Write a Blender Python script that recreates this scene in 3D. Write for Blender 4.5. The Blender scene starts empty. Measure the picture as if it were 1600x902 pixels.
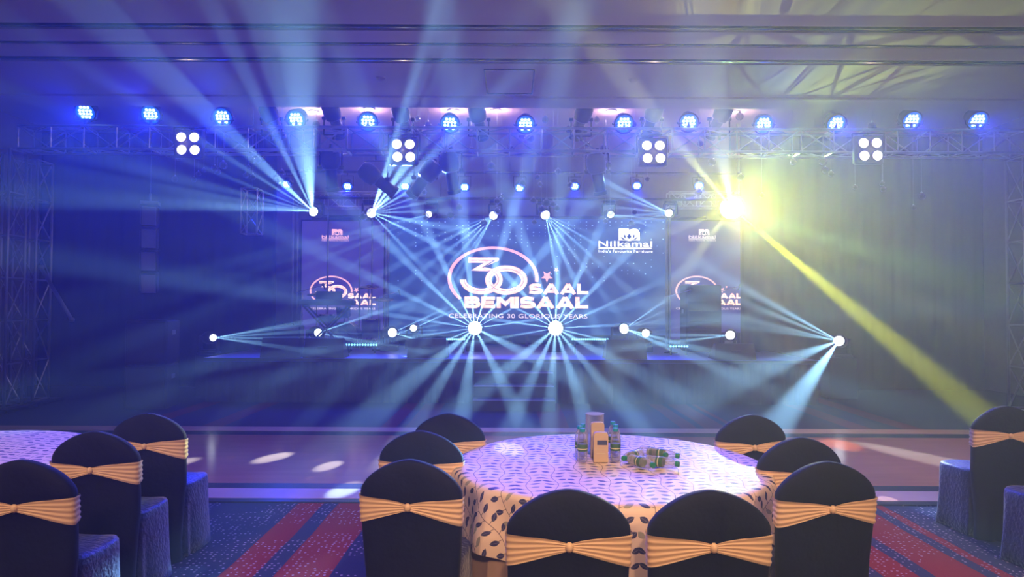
import bpy, math, random
from mathutils import Vector, Matrix
R = math.radians
sc = bpy.context.scene
col = sc.collection
random.seed(7)

# ------------------------------------------------------------------ camera, exposure, world, big lights
F_PX, W_PX, H_PX = 1081.0, 1600.0, 902.0
CAM = Vector((0, 0, 1.66)); PITCH = R(1.38); ROLL = R(0.27)
fw = Vector((0, math.cos(PITCH), math.sin(PITCH)))
r0 = Vector((1, 0, 0)); u0 = r0.cross(fw)
rt = r0*math.cos(ROLL) + u0*math.sin(ROLL); up = u0*math.cos(ROLL) - r0*math.sin(ROLL)
cd = bpy.data.cameras.new('camera'); cam = bpy.data.objects.new('camera', cd); col.objects.link(cam)
cd.sensor_width = 36; cd.lens = 36*F_PX/W_PX; cd.clip_start = 0.05; cd.clip_end = 100
m = Matrix.Identity(4)
for i in range(3):
    m[i][0] = rt[i]; m[i][1] = up[i]; m[i][2] = -fw[i]; m[i][3] = CAM[i]
cam.matrix_world = m
sc.camera = cam
sc.view_settings.view_transform = 'Standard'; sc.view_settings.look = 'None'
sc.view_settings.exposure = 0.0; sc.view_settings.gamma = 1.0; sc.view_settings.use_curve_mapping = False
w = bpy.data.worlds.new('world'); sc.world = w; w.use_nodes = True
w.node_tree.nodes['Background'].inputs[0].default_value = (0, 0, 0, 1)
w.node_tree.nodes['Background'].inputs[1].default_value = 0
# thin even stage haze in the air of the whole ballroom: it is what makes the beams visible
HAZE_D, HAZE_G = 0.017, 0.55
hz = w.node_tree.nodes.new('ShaderNodeVolumeScatter')
hz.inputs['Density'].default_value = HAZE_D; hz.inputs['Anisotropy'].default_value = HAZE_G
w.node_tree.links.new(hz.outputs[0], w.node_tree.nodes['World Output'].inputs['Volume'])
cy = sc.cycles
cy.use_denoising = True; cy.denoiser = 'OPENIMAGEDENOISE'
cy.use_light_tree = True
cy.max_bounces = 5; cy.diffuse_bounces = 3; cy.glossy_bounces = 2; cy.transmission_bounces = 4; cy.volume_bounces = 0
cy.transparent_max_bounces = 12; cy.sample_clamp_indirect = 3.0; cy.caustics_reflective = False; cy.caustics_refractive = False
cy.use_adaptive_sampling = False

BEAM = 5.0          # strength of every narrow beam
BLUE_PAR = 540.0
ROOM_LAMP = 640.0

def at(px, py, Y):
    """world point seen at photograph pixel (px, py) on the vertical plane y = Y"""
    d = fw + rt*((px-W_PX/2)/F_PX) - up*((py-H_PX/2)/F_PX)
    return CAM + d*((Y-CAM.y)/d.y)

def lamp(name, typ, loc, energy, color, parent=None, target=None, size=30, blend=0.5, radius=0.0, wloc=None):
    ld = bpy.data.lights.new(name, typ); ld.energy = energy; ld.color = color
    if hasattr(ld, 'shadow_soft_size'): ld.shadow_soft_size = radius
    if typ == 'SPOT': ld.spot_size = R(size); ld.spot_blend = blend
    o = bpy.data.objects.new(name, ld); col.objects.link(o)
    loc = Vector(loc)
    if target is not None:
        o.rotation_mode = 'QUATERNION'
        o.rotation_quaternion = (Vector(target)-loc).to_track_quat('-Z', 'Y')
    o.location = loc
    if parent:
        bpy.context.view_layer.update()
        o.parent = parent; o.matrix_parent_inverse = parent.matrix_world.inverted()
    return o

# the ballroom's own warm ceiling lamps over the audience, behind and above the camera
for x, y, tx, ty, e_ in ((-3.4, 1.6, -3.4, 3.6, .5), (3.4, 1.6, 3.6, 4.2, .5), (0.5, 1.4, .5, 3.6, .6), (-3.0, -3.0, -2.4, 3.6, 1.2), (3.0, -3.0, 2.6, 3.6, 1.2), (0.2, -3.4, .4, 3.4, 1.2)):
    lamp('ceiling_lamp_light', 'SPOT', (x, y, 4.6), ROOM_LAMP*e_, (1.0, .60, .34), target=(tx, ty, 0.4), size=60, blend=.9, radius=.12)

# ------------------------------------------------------------------ helpers
class MB:
    def __init__(s): s.v = []; s.f = []; s.uv = None
    def add(s, vs, fs):
        b = len(s.v); s.v += [tuple(v) for v in vs]; s.f += [tuple(b+i for i in f) for f in fs]; return s
    def box(s, c, d, rot=None, bev=0):
        x, y, z = d[0]/2, d[1]/2, d[2]/2
        if bev:
            b = min(bev, x*.9, y*.9, z*.9); vs = []
            for sx in (-1, 1):
                for sy in (-1, 1):
                    for sz in (-1, 1):
                        vs += [(sx*x, sy*(y-b), sz*(z-b)), (sx*(x-b), sy*y, sz*(z-b)), (sx*(x-b), sy*(y-b), sz*z)]
            def I(sx, sy, sz, k): return ((sx > 0)*4+(sy > 0)*2+(sz > 0))*3+k
            S = (-1, 1); fs = []
            for a in S:
                fs += [[I(a, -1, -1, 0), I(a, 1, -1, 0), I(a, 1, 1, 0), I(a, -1, 1, 0)],
                       [I(-1, a, -1, 1), I(1, a, -1, 1), I(1, a, 1, 1), I(-1, a, 1, 1)],
                       [I(-1, -1, a, 2), I(1, -1, a, 2), I(1, 1, a, 2), I(-1, 1, a, 2)]]
                for b2 in S:
                    fs += [[I(a, b2, -1, 0), I(a, b2, 1, 0), I(a, b2, 1, 1), I(a, b2, -1, 1)],
                           [I(a, -1, b2, 0), I(a, 1, b2, 0), I(a, 1, b2, 2), I(a, -1, b2, 2)],
                           [I(-1, a, b2, 1), I(1, a, b2, 1), I(1, a, b2, 2), I(-1, a, b2, 2)]]
                    for c2 in S: fs.append([I(a, b2, c2, 0), I(a, b2, c2, 1), I(a, b2, c2, 2)])
        else:
            vs = [(sx*x, sy*y, sz*z) for sx in (-1, 1) for sy in (-1, 1) for sz in (-1, 1)]
            fs = [(0, 1, 3, 2), (4, 6, 7, 5), (0, 4, 5, 1), (2, 3, 7, 6), (0, 2, 6, 4), (1, 5, 7, 3)]
        M = rot if rot is not None else Matrix.Identity(3)
        return s.add([M @ Vector(v) + Vector(c) for v in vs], fs)
    def tube(s, p, q, r, n=8, r2=None, cap=True):
        p, q = Vector(p), Vector(q); d = (q-p).normalized()
        a = d.cross(Vector((0, 0, 1)) if abs(d.z) < .9 else Vector((1, 0, 0))).normalized(); b = d.cross(a)
        r2 = r if r2 is None else r2; vs = []; fs = []
        for k in range(n):
            t = 2*math.pi*k/n; o = a*math.cos(t)+b*math.sin(t)
            vs += [p+o*r, q+o*r2]
        for k in range(n):
            j = (k+1) % n; fs.append((2*k, 2*j, 2*j+1, 2*k+1))
        if cap: fs += [tuple(2*k for k in range(n)), tuple(2*k+1 for k in reversed(range(n)))]
        return s.add(vs, fs)
    def path(s, pts, r, n=6):
        for a, b in zip(pts, pts[1:]): s.tube(a, b, r, n)
        return s
    def lathe(s, prof, n=16, M=None):
        vs = []; fs = []
        for (r, z) in prof:
            for k in range(n):
                t = 2*math.pi*k/n; vs.append(Vector((r*math.cos(t), r*math.sin(t), z)))
        for i in range(len(prof)-1):
            for k in range(n):
                j = (k+1) % n; fs.append((i*n+k, i*n+j, (i+1)*n+j, (i+1)*n+k))
        fs.append(tuple(reversed(range(n)))); fs.append(tuple((len(prof)-1)*n+k for k in range(n)))
        if M is not None: vs = [M @ v for v in vs]
        return s.add(vs, fs)
    def build(s, name, mt, parent=None, smooth=False, loc=None):
        me = bpy.data.meshes.new(name); me.from_pydata(s.v, [], s.f); me.validate(); me.update()
        import bmesh
        bm = bmesh.new(); bm.from_mesh(me); bmesh.ops.recalc_face_normals(bm, faces=bm.faces); bm.to_mesh(me); bm.free()
        if s.uv:
            ul = me.uv_layers.new(name='UVMap')
            for l in me.loops: ul.data[l.index].uv = s.uv[l.vertex_index]
        if smooth:
            for p in me.polygons: p.use_smooth = True
            if smooth != True: me.set_sharp_from_angle(angle=R(smooth))
        me.materials.append(mt)
        o = bpy.data.objects.new(name, me); col.objects.link(o)
        if parent: o.parent = parent
        if loc is not None: o.location = loc
        return o

def tag(o, label=None, cat=None, group=None, kind=None):
    if label: o['label'] = label
    if cat: o['category'] = cat
    if group: o['group'] = group
    if kind: o['kind'] = kind
    return o
def empty(name, loc=(0, 0, 0), rz=0, label=None, cat=None, group=None):
    o = bpy.data.objects.new(name, None); col.objects.link(o); o.location = loc; o.rotation_euler = (0, 0, rz)
    o.empty_display_size = .1
    return tag(o, label, cat, group)
def copy_tree(o, parent=None):
    c = o.copy(); col.objects.link(c)
    if parent: c.parent = parent; c.matrix_parent_inverse = o.matrix_parent_inverse.copy()
    for ch in list(o.children): copy_tree(ch, c)
    return c
def struct(name, mb, mt, **k): return tag(mb.build(name, mt, **k), kind='structure')
ORD = ['first', 'second', 'third', 'fourth', 'fifth', 'sixth', 'seventh', 'eighth', 'ninth', 'tenth', 'eleventh', 'twelfth', 'thirteenth', 'fourteenth']

# ------------------------------------------------------------------ materials
def nt(name):
    m = bpy.data.materials.new(name); m.use_nodes = True; return m, m.node_tree, m.node_tree.nodes['Principled BSDF']
def N(t, typ, **kw):
    n = t.nodes.new(typ)
    for k, v in kw.items():
        if k.startswith('i_'): n.inputs[int(k[2:])].default_value = v
        else: setattr(n, k, v)
    return n
def mth(t, op, a, b=None, c=None):
    n = t.nodes.new('ShaderNodeMath'); n.operation = op
    for i, x in enumerate((a, b, c)):
        if x is None: continue
        if isinstance(x, (int, float)): n.inputs[i].default_value = x
        else: t.links.new(x, n.inputs[i])
    return n.outputs[0]
def mixc(t, f, a, b):
    n = t.nodes.new('ShaderNodeMix'); n.data_type = 'RGBA'
    for s_, x in ((n.inputs[0], f), (n.inputs[6], a), (n.inputs[7], b)):
        if isinstance(x, (int, float)): s_.default_value = x
        elif isinstance(x, tuple): s_.default_value = (*x, 1) if len(x) == 3 else x
        else: t.links.new(x, s_)
    return n.outputs[2]
def mat(name, c, rough=.6, metal=0, noise=.12, nscale=8, bump=0, bscale=60, sheen=0, spec=None):
    m, t, p = nt(name)
    tc = N(t, 'ShaderNodeTexCoord'); nz = N(t, 'ShaderNodeTexNoise'); nz.inputs['Scale'].default_value = nscale
    t.links.new(tc.outputs['Object'], nz.inputs['Vector'])
    lo = tuple(x*(1-noise) for x in c); hi = tuple(min(1, x*(1+noise)) for x in c)
    t.links.new(mixc(t, nz.outputs[0], lo, hi), p.inputs['Base Color'])
    p.inputs['Roughness'].default_value = rough; p.inputs['Metallic'].default_value = metal
    if spec is not None: p.inputs['Specular IOR Level'].default_value = spec
    if sheen: p.inputs['Sheen Weight'].default_value = sheen; p.inputs['Sheen Roughness'].default_value = .4
    if bump:
        n2 = N(t, 'ShaderNodeTexNoise'); n2.inputs['Scale'].default_value = bscale
        t.links.new(tc.outputs['Object'], n2.inputs['Vector'])
        b = N(t, 'ShaderNodeBump'); b.inputs['Strength'].default_value = bump; b.inputs['Distance'].default_value = .01
        t.links.new(n2.outputs[0], b.inputs['Height']); t.links.new(b.outputs[0], p.inputs['Normal'])
    return m
def glow(name, c, s):
    m, t, p = nt(name)
    p.inputs['Base Color'].default_value = (0.02, 0.02, 0.02, 1)
    p.inputs['Emission Color'].default_value = (*c, 1); p.inputs['Emission Strength'].default_value = s
    m.cycles.emission_sampling = 'NONE'
    return m

M_black = mat('black_metal', (.02, .02, .024), .45, .0)
M_case = mat('black_case', (.018, .018, .022), .6)
M_alu = mat('aluminium', (.45, .45, .48), .35, .7)
M_pipe = mat('steel_pipe', (.30, .30, .34), .35, .6)
M_drape = mat('black_drape', (.004, .004, .006), .95, bump=.2, bscale=6, spec=.1)
M_wall = mat('wall_paint', (.22, .20, .22), .8)
M_ceil = mat('ceiling_paint', (.58, .42, .46), .75, noise=.03, nscale=2)
M_slot = mat('slot_metal', (.008, .008, .012), .22, .0, spec=.4)
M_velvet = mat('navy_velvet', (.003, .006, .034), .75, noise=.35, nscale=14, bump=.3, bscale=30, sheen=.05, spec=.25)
M_seatvelvet = mat('crushed_velvet_blue_lit', (.010, .018, .12), .45, noise=.5, nscale=22, bump=.8, bscale=45, sheen=.5)  # seat version of the navy velvet, blue par light put into its colour
M_sash = mat('gold_sash', (.84, .58, .36), .5, noise=.06, sheen=.2)
M_under = mat('peach_cloth', (.62, .42, .30), .7, noise=.05, bump=.15, bscale=25)
M_white_led = glow('lamp_white', (1, 1, 1), 4)
M_head_lens = glow('head_lens', (.85, .95, 1), 5)
M_yellow_lens = glow('yellow_lens', (1, 1, .45), 5)
M_par_led = glow('par_led', (.45, .75, 1), 4)
M_par_ring = glow('par_ring', (.0, .08, 1), 2)
M_warm_led = glow('warm_blinder', (1, .92, .85), 3)
M_strip_led = glow('strip_led', (.15, .55, 1), 5)

# ------------------------------------------------------------------ the room
CE = 4.70; BULK = 10.5; CE2 = 5.25; BACK = 16.5; SX = 9.6; REAR = -7.0
# carpet with stripes and dots
m, t, p = nt('patterned_carpet')
geo = N(t, 'ShaderNodeNewGeometry'); sp = N(t, 'ShaderNodeSeparateXYZ'); t.links.new(geo.outputs['Position'], sp.inputs[0])
X, Y = sp.outputs[0], sp.outputs[1]
wob = N(t, 'ShaderNodeTexNoise'); wob.inputs['Scale'].default_value = .6; t.links.new(geo.outputs['Position'], wob.inputs['Vector'])
Xw = mth(t, 'ADD', X, mth(t, 'MULTIPLY', mth(t, 'SUBTRACT', wob.outputs[0], .5), .10))
def band(a, b): return mth(t, 'MULTIPLY', mth(t, 'GREATER_THAN', Xw, a), mth(t, 'LESS_THAN', Xw, b))
red = 0
for a, b in ((-1.77, -1.56), (-1.44, -1.10), (2.62, 2.93), (3.02, 3.10), (2.30, 2.52), (-4.2, -3.9), (.4, .8), (4.6, 4.9), (5.3, 5.6), (-5.2, -4.9)):
    red = mth(t, 'MAXIMUM', red, band(a, b))
vor = N(t, 'ShaderNodeTexVoronoi'); vor.inputs['Scale'].default_value = 26; vor.inputs['Randomness'].default_value = .35
t.links.new(geo.outputs['Position'], vor.inputs['Vector'])
dn = N(t, 'ShaderNodeTexNoise'); dn.inputs['Scale'].default_value = 1.6; t.links.new(geo.outputs['Position'], dn.inputs['Vector'])
dots = mth(t, 'MULTIPLY', mth(t, 'LESS_THAN', vor.outputs['Distance'], .22), mth(t, 'GREATER_THAN', dn.outputs[0], .44))
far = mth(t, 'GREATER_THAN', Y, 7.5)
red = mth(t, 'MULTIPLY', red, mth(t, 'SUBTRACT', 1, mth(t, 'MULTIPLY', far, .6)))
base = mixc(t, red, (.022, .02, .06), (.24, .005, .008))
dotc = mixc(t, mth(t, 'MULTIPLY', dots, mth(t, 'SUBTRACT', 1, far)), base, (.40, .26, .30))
t.links.new(dotc, p.inputs['Base Color']); p.inputs['Roughness'].default_value = .95; p.inputs['Specular IOR Level'].default_value = .1
bn = N(t, 'ShaderNodeBump'); bn.inputs['Strength'].default_value = .5; bn.inputs['Distance'].default_value = .01
fn = N(t, 'ShaderNodeTexNoise'); fn.inputs['Scale'].default_value = 120; t.links.new(geo.outputs['Position'], fn.inputs['Vector'])
t.links.new(fn.outputs[0], bn.inputs['Height']); t.links.new(bn.outputs[0], p.inputs['Normal'])
M_carpet = m
# polished dance floor
m, t, p = nt('polished_floor')
tc = N(t, 'ShaderNodeTexCoord'); mp = N(t, 'ShaderNodeMapping'); mp.inputs['Scale'].default_value = (1, 5, 1)
t.links.new(tc.outputs['Object'], mp.inputs[0])
nz = N(t, 'ShaderNodeTexNoise'); nz.inputs['Scale'].default_value = 1.5; nz.inputs['Detail'].default_value = 8; t.links.new(mp.outputs[0], nz.inputs['Vector'])
t.links.new(mixc(t, nz.outputs[0], (.36, .13, .07), (.54, .21, .12)), p.inputs['Base Color'])
p.inputs['Roughness'].default_value = .16
M_dance = m
M_strip = mat('pale_marble', (.60, .36, .30), .25, noise=.1, nscale=5)
M_darkstrip = mat('dark_marble', (.03, .02, .03), .2)

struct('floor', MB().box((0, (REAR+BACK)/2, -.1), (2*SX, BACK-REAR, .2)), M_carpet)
struct('trim_1', MB().box((0, 7.575, .006), (2*SX-.1, 2.35, .012)), M_dance)
struct('trim_2', MB().box((0, 6.315, .007), (2*SX-.1, .17, .014)), M_darkstrip)
struct('trim_3', MB().box((0, 6.075, .006), (2*SX-.1, .31, .012)), M_strip)
struct('trim_4', MB().box((0, 5.87, .005), (2*SX-.1, .10, .010)), M_darkstrip)
struct('trim_5', MB().box((0, 8.885, .006), (2*SX-.1, .27, .012)), M_darkstrip)
struct('trim_6', MB().box((0, 9.17, .008), (2*SX-.1, .30, .016)), M_strip)
H2 = 2.8
struct('wall_left', MB().box((-SX-.1, (REAR+BACK)/2, H2), (.2, BACK-REAR+.4, 2*H2)), M_wall)
struct('wall_right', MB().box((SX+.1, (REAR+BACK)/2, H2), (.2, BACK-REAR+.4, 2*H2)), M_wall)
struct('wall_back', MB().box((0, BACK+.1, H2), (2*SX, .2, 2*H2)), M_wall)
struct('wall_rear', MB().box((0, REAR-.1, H2), (2*SX, .2, 2*H2)), M_wall)
slots = [(7.52, .17), (8.01, .10), (8.55, .18), (10.02, .14)]
cb = MB(); y = REAR
for c, wd in slots:
    cb.box((0, (y+c-wd/2)/2, CE+.1), (2*SX, c-wd/2-y, .2)); y = c+wd/2
cb.box((0, (y+BULK)/2, CE+.1), (2*SX, BULK-y, .2))
cb.box((0, BULK+.05, (CE+CE2)/2+.1), (2*SX, .1, CE2-CE+.2))          # fascia up into the recess
struct('ceiling', cb, M_ceil)
struct('ceiling_recess', MB().box((0, (BULK+BACK)/2, CE2+.1), (2*SX, BACK-BULK, .2)), M_ceil)
for i, (c, wd) in enumerate(slots):
    s_ = MB().box((0, c, CE+.11), (2*SX, wd, .16))
    if i != 3: s_.box((0, c, CE+.015), (2*SX, wd*.25, .03))
    struct('trim_%d' % (7+i), s_, M_slot if i != 3 else M_ceil)
# hatch outline in the ceiling and small ceiling fittings
for px, py in ((595, 122), (990, 124)):
    q = at(px, py, 9.2); q = CAM + (q-CAM)*((CE-1.66)/(q.z-1.66))
    e = empty('smoke_detector', (q.x, q.y, CE), 0, 'small round ceiling detector %s' % ('above the fifth blue par can' if px < 700 else 'right of the ceiling hatch'), 'detector')
    MB().lathe([(.06, 0), (.06, -.02), (.035, -.045), (0.005, -.05)], 14).build('housing', M_ceil, e, True)
    MB().lathe([(.07, 0), (.07, -.008), (.06, -.009)], 14).build('base_ring', M_ceil, e)
hq = []
for px, py in ((757, 108), (835, 106), (835, 146), (757, 146)):
    q = at(px, py, 9.2); q = CAM + (q-CAM)*((CE-1.66)/(q.z-1.66)); hq.append(q)
hx0, hx1, hy0, hy1 = hq[0].x, hq[1].x, hq[2].y, hq[0].y
if hy0 > hy1: hy0, hy1 = hy1, hy0
hy1 = min(hy1, 9.9)
e = empty('ceiling_hatch', ((hx0+hx1)/2, (hy0+hy1)/2, CE), 0, 'square access hatch in the lilac ceiling above the centre truss', 'hatch')
hw, hd = (hx1-hx0)/2, (hy1-hy0)/2
fr = MB()
for sx in (-1, 1): fr.box((sx*hw, 0, -.006), (.02, 2*hd, .012)); fr.box((0, sx*hd, -.006), (2*hw, .02, .012))
fr.build('hatch_frame', M_slot, e); MB().box((0, 0, -.003), (2*hw-.03, 2*hd-.03, .006)).build('hatch_panel', M_ceil, e)

# black drapes masking both sides of the stage, with folds
def drape(name, x0, x1, Y, z1, label):
    n = int((x1-x0)/.05); mb = MB(); vs = []; fs = []
    for k in range(n+1):
        x = x0+(x1-x0)*k/n; d = .03*math.sin(x*14)+.015*math.sin(x*31+1)
        vs += [(x, Y+d, 0.0), (x, Y+d*.6, z1), (x, Y+d*.6+.02, z1), (x, Y+d+.02, 0.0)]
    for k in range(n):
        for a in range(4): b = (a+1) % 4; fs.append((4*k+a, 4*k+b, 4*k+4+b, 4*k+4+a))
    fs += [(0, 1, 2, 3), (4*n+3, 4*n+2, 4*n+1, 4*n)]
    e = empty(name, (0, 0, 0), 0, label, 'drape')
    mb.add(vs, fs).build('drape_cloth', M_drape, e, True)
    MB().tube((x0, Y, z1+.03), (x1, Y, z1+.03), .03).build('drape_rail', M_black, e)
    return e
drape('stage_drape', -9.5, -4.75, 13.9, 5.1, 'tall black masking drape left of the stage behind the line array')
drape('stage_drape', 4.6, 9.5, 13.9, 5.1, 'tall black masking drape right of the stage behind the yellow light')
drape('backdrop_drape', -4.7, 4.55, 16.2, 3.7, 'dark backdrop drape hanging behind the video screens')

# recess downlights
for i, (px, py) in enumerate(((490, 174), (577, 170), (708, 172), (955, 173), (775, 172), (1147, 174))):
    q = at(px, py, 12.8); q = CAM + (q-CAM)*((CE2-1.66)/(q.z-1.66))
    e = empty('recessed_downlight', (q.x, q.y, CE2), 0, 'small round downlight in the stage ceiling recess, %s from the left' % ORD[[0, 1, 2, 4, 3, 5][i]], 'downlight', 'recessed ceiling downlights')
    MB().lathe([(.11, 0), (.11, -.015), (.08, -.015)], 16).build('rim', M_alu, e)
    MB().lathe([(.078, -.016), (.05, -.022), (.004, -.024)], 16).build('lens', M_white_led, e)
    lamp('downlight_light', 'POINT', (q.x, q.y, CE2-.16), 17, (1, .72, .74), e, radius=.02)

# ------------------------------------------------------------------ stage
ST = .75; SY = 11.7; SXH = 5.2
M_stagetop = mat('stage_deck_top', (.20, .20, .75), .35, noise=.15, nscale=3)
M_stagefront = mat('stage_skirt', (.03, .035, .05), .8)
M_edge = mat('step_edge', (.25, .28, .45), .3, .5)
st = empty('stage', (0, SY, 0), 0, 'black low stage with a blue deck spanning below the video screens', 'stage')
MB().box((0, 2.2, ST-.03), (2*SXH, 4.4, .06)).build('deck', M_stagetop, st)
sk = MB(); n = 260; vs = []; fs = []
for k in range(n+1):
    x = -SXH+.02+(2*SXH-.04)*k/n; d = .025+.015*math.sin(k*1.3)
    vs += [(x, d, 0), (x, d, ST-.065)]
for k in range(n): fs.append((2*k, 2*k+2, 2*k+3, 2*k+1))
sk.add(vs, fs); sk.box((0, 2.22, (ST-.08)/2), (2*SXH-.06, 4.3, ST-.08))
sk.build('skirt', M_stagefront, st)
MB().box((0, -.012, ST-.03), (2*SXH, .02, .05)).build('deck_edge', M_black, st)
# steps
sx0, sx1 = at(742, 600, 11.4).x, at(864, 600, 11.4).x
stp = empty('stage_steps', ((sx0+sx1)/2, SY-.03, 0), 0, 'dark four-tread steps up to the stage at centre, with thin lit edges', 'steps')
for k in range(3):
    h = ST*(k+1)/4; y0 = -.28*(3-k)
    MB().box((0, y0/2, h-ST/8), (sx1-sx0, -y0, ST/4-.004)).build('tread', M_stagefront, stp)
    MB().box((0, y0-.006, h-.012), (sx1-sx0, .012, .02)).build('tread_edge', M_edge, stp)

# monitors wedges on the stage lip
def wedge(mesh_name, px0, px1, label, h=.33):
    a, b = at(px0, 555, SY+.25), at(px1, 555, SY+.25); wd = b.x-a.x
    e = empty(mesh_name, ((a.x+b.x)/2, SY+.06, ST), 0, label, 'monitor speaker', 'dark wedge monitors along the stage lip')
    mb = MB(); hw = wd/2; t_ = .09
    vs = [(-hw, 0, 0), (hw, 0, 0), (hw, .42, 0), (-hw, .42, 0), (-hw+t_*.3, .05, h), (hw-t_*.3, .05, h), (hw-t_*.3, .16, h), (-hw+t_*.3, .16, h)]
    mb.add(vs, [(0, 1, 5, 4), (1, 2, 6, 5), (2, 3, 7, 6), (3, 0, 4, 7), (4, 5, 6, 7), (0, 3, 2, 1)]).build('cabinet', M_case, e)
    MB().add([(-hw+.05, .40, .04), (hw-.05, .40, .04), (hw-.07, .185, h-.03), (-hw+.07, .185, h-.03),
              (-hw+.05, .415, .05), (hw-.05, .415, .05), (hw-.07, .20, h-.02), (-hw+.07, .20, h-.02)],
             [(0, 1, 2, 3), (4, 7, 6, 5), (0, 4, 5, 1), (1, 5, 6, 2), (2, 6, 7, 3), (3, 7, 4, 0)]).build('grille', M_black, e)
    MB().tube((-.08, -.012, h*.55), (.08, -.012, h*.55), .012).build('handle', M_black, e)
wedge('wedge_monitor', 638, 700, 'dark wedge monitor on the stage lip left of the steps')
wedge('wedge_monitor', 944, 1008, 'dark wedge monitor on the stage lip right of the steps')
wedge('wedge_monitor', 478, 541, 'dark wedge monitor at the left, before the drum kit')
wedge('wedge_monitor', 412, 474, 'leftmost dark wedge monitor on the stage lip')
wedge('wedge_monitor', 1112, 1176, 'dark wedge monitor before the right-hand equipment rack', .27)

# LED battens standing on the stage
def batten(px0, px1, py, Y, n, label):
    a, b = at(px0, py, Y), at(px1, py, Y); z = (a.z+b.z)/2; L = b.x-a.x
    e = empty('led_batten', ((a.x+b.x)/2, Y, ST), 0, label, 'light bar', 'dotted blue LED battens on the stage')
    zz = z-ST
    MB().box((0, .04, zz), (L+.06, .06, .07), bev=.008).build('housing', M_black, e)
    ft = MB()
    for s_ in (-1, 1): ft.box((s_*L*.4, .04, zz/2-.01), (.03, .05, max(zz-.02, .01)))
    ft.build('foot', M_black, e)
    ld = MB()
    for k in range(n):
        x = -L/2+L*(k+.5)/n; ld.lathe([(.018, 0), (.014, .008), (.002, .01)], 8, Matrix.Translation((x, .008, zz)) @ Matrix.Rotation(R(90), 4, 'X'))
    ld.build('led_row', M_strip_led, e)
batten(539, 590, 539, 12.9, 12, 'blue LED batten at the left of the stage')
batten(696, 727, 530.5, 13.0, 10, 'pale blue LED batten left of the centre steps')
batten(893, 951, 530.5, 13.0, 17, 'long pale blue LED batten right of the centre steps')
batten(1046, 1076, 541.5, 12.8, 7, 'short cyan LED batten by the right screen')
batten(1150, 1166, 556, 12.3, 5, 'faint short LED batten at the right end of the stage')

# ------------------------------------------------------------------ video screens
SCY = 15.4
def flat_poly(mb, pts, y, th=.004):
    n = len(pts)
    vs = [(x, y, z) for x, z in pts]+[(x, y+th, z) for x, z in pts]
    mb.add(vs, [tuple(range(n)), tuple(reversed(range(n, 2*n)))]+[(k, (k+1) % n, n+(k+1) % n, n+k) for k in range(n)])
def ring(mb, cx, cz, rx, rz, ix, iz, a0, a1, y, n=56):
    pts = []
    for k in range(n):
        t0 = R(a0+(a1-a0)*k/n); t1 = R(a0+(a1-a0)*(k+1)/n)
        flat_poly(mb, [(cx+rx*math.cos(t0), cz+rz*math.sin(t0)), (cx+rx*math.cos(t1), cz+rz*math.sin(t1)),
                       (cx+ix*math.cos(t1), cz+iz*math.sin(t1)), (cx+ix*math.cos(t0), cz+iz*math.sin(t0))], y, .002)
def text_mesh(name, body, box, y, mt, parent, bold=.03):
    cu = bpy.data.curves.new(name, 'FONT'); cu.body = body; cu.offset = bold; cu.space_character = 1.06; cu.resolution_u = 4
    o = bpy.data.objects.new(name, cu); col.objects.link(o); bpy.context.view_layer.update()
    me = bpy.data.meshes.new_from_object(o.evaluated_get(bpy.context.evaluated_depsgraph_get()))
    bpy.data.objects.remove(o)
    xs = [v.co.x for v in me.vertices]; ys = [v.co.y for v in me.vertices]
    x0, z0, x1, z1 = box; ax, ay = (x1-x0)/(max(xs)-min(xs)), (z1-z0)/(max(ys)-min(ys)); mx, my = min(xs), min(ys)
    for v in me.vertices: v.co = Vector((x0+(v.co.x-mx)*ax, y, z0+(v.co.y-my)*ay))
    me.materials.clear(); me.materials.append(mt); me.name = name
    q = bpy.data.objects.new(name, me); col.objects.link(q); q.parent = parent
    return q
def gradient_emit(name, c1, c2, s, scale=4):
    m, t, p = nt(name); tc = N(t, 'ShaderNodeTexCoord'); nz = N(t, 'ShaderNodeTexNoise'); nz.inputs['Scale'].default_value = scale
    t.links.new(tc.outputs['Object'], nz.inputs['Vector'])
    rp = N(t, 'ShaderNodeMapRange', i_1=.3, i_2=.7); t.links.new(nz.outputs[0], rp.inputs[0])
    t.links.new(mixc(t, rp.outputs[0], c1, c2), p.inputs['Emission Color']); p.inputs['Emission Strength'].default_value = s
    p.inputs['Base Color'].default_value = (.01, .01, .01, 1); m.cycles.emission_sampling = 'NONE'
    return m
M_screen = gradient_emit('screen_blue', (.035, .09, .42), (.05, .17, .55), .42, 1.2)
M_screen2 = gradient_emit('screen_violet', (.10, .06, .42), (.12, .09, .40), .5, 1.2)
M_rose = gradient_emit('screen_rose_gold', (1, .46, .34), (1, .78, .54), 1.7, 6)
M_pink = glow('screen_pink', (1, .48, .46), 1.3)
M_wtext = glow('screen_white', (1, .97, 1), 2)
M_rtext = glow('screen_pale', (1, .78, .82), 1.1)
M_dot = glow('screen_dot', (.55, .75, 1), 1.1)

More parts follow.
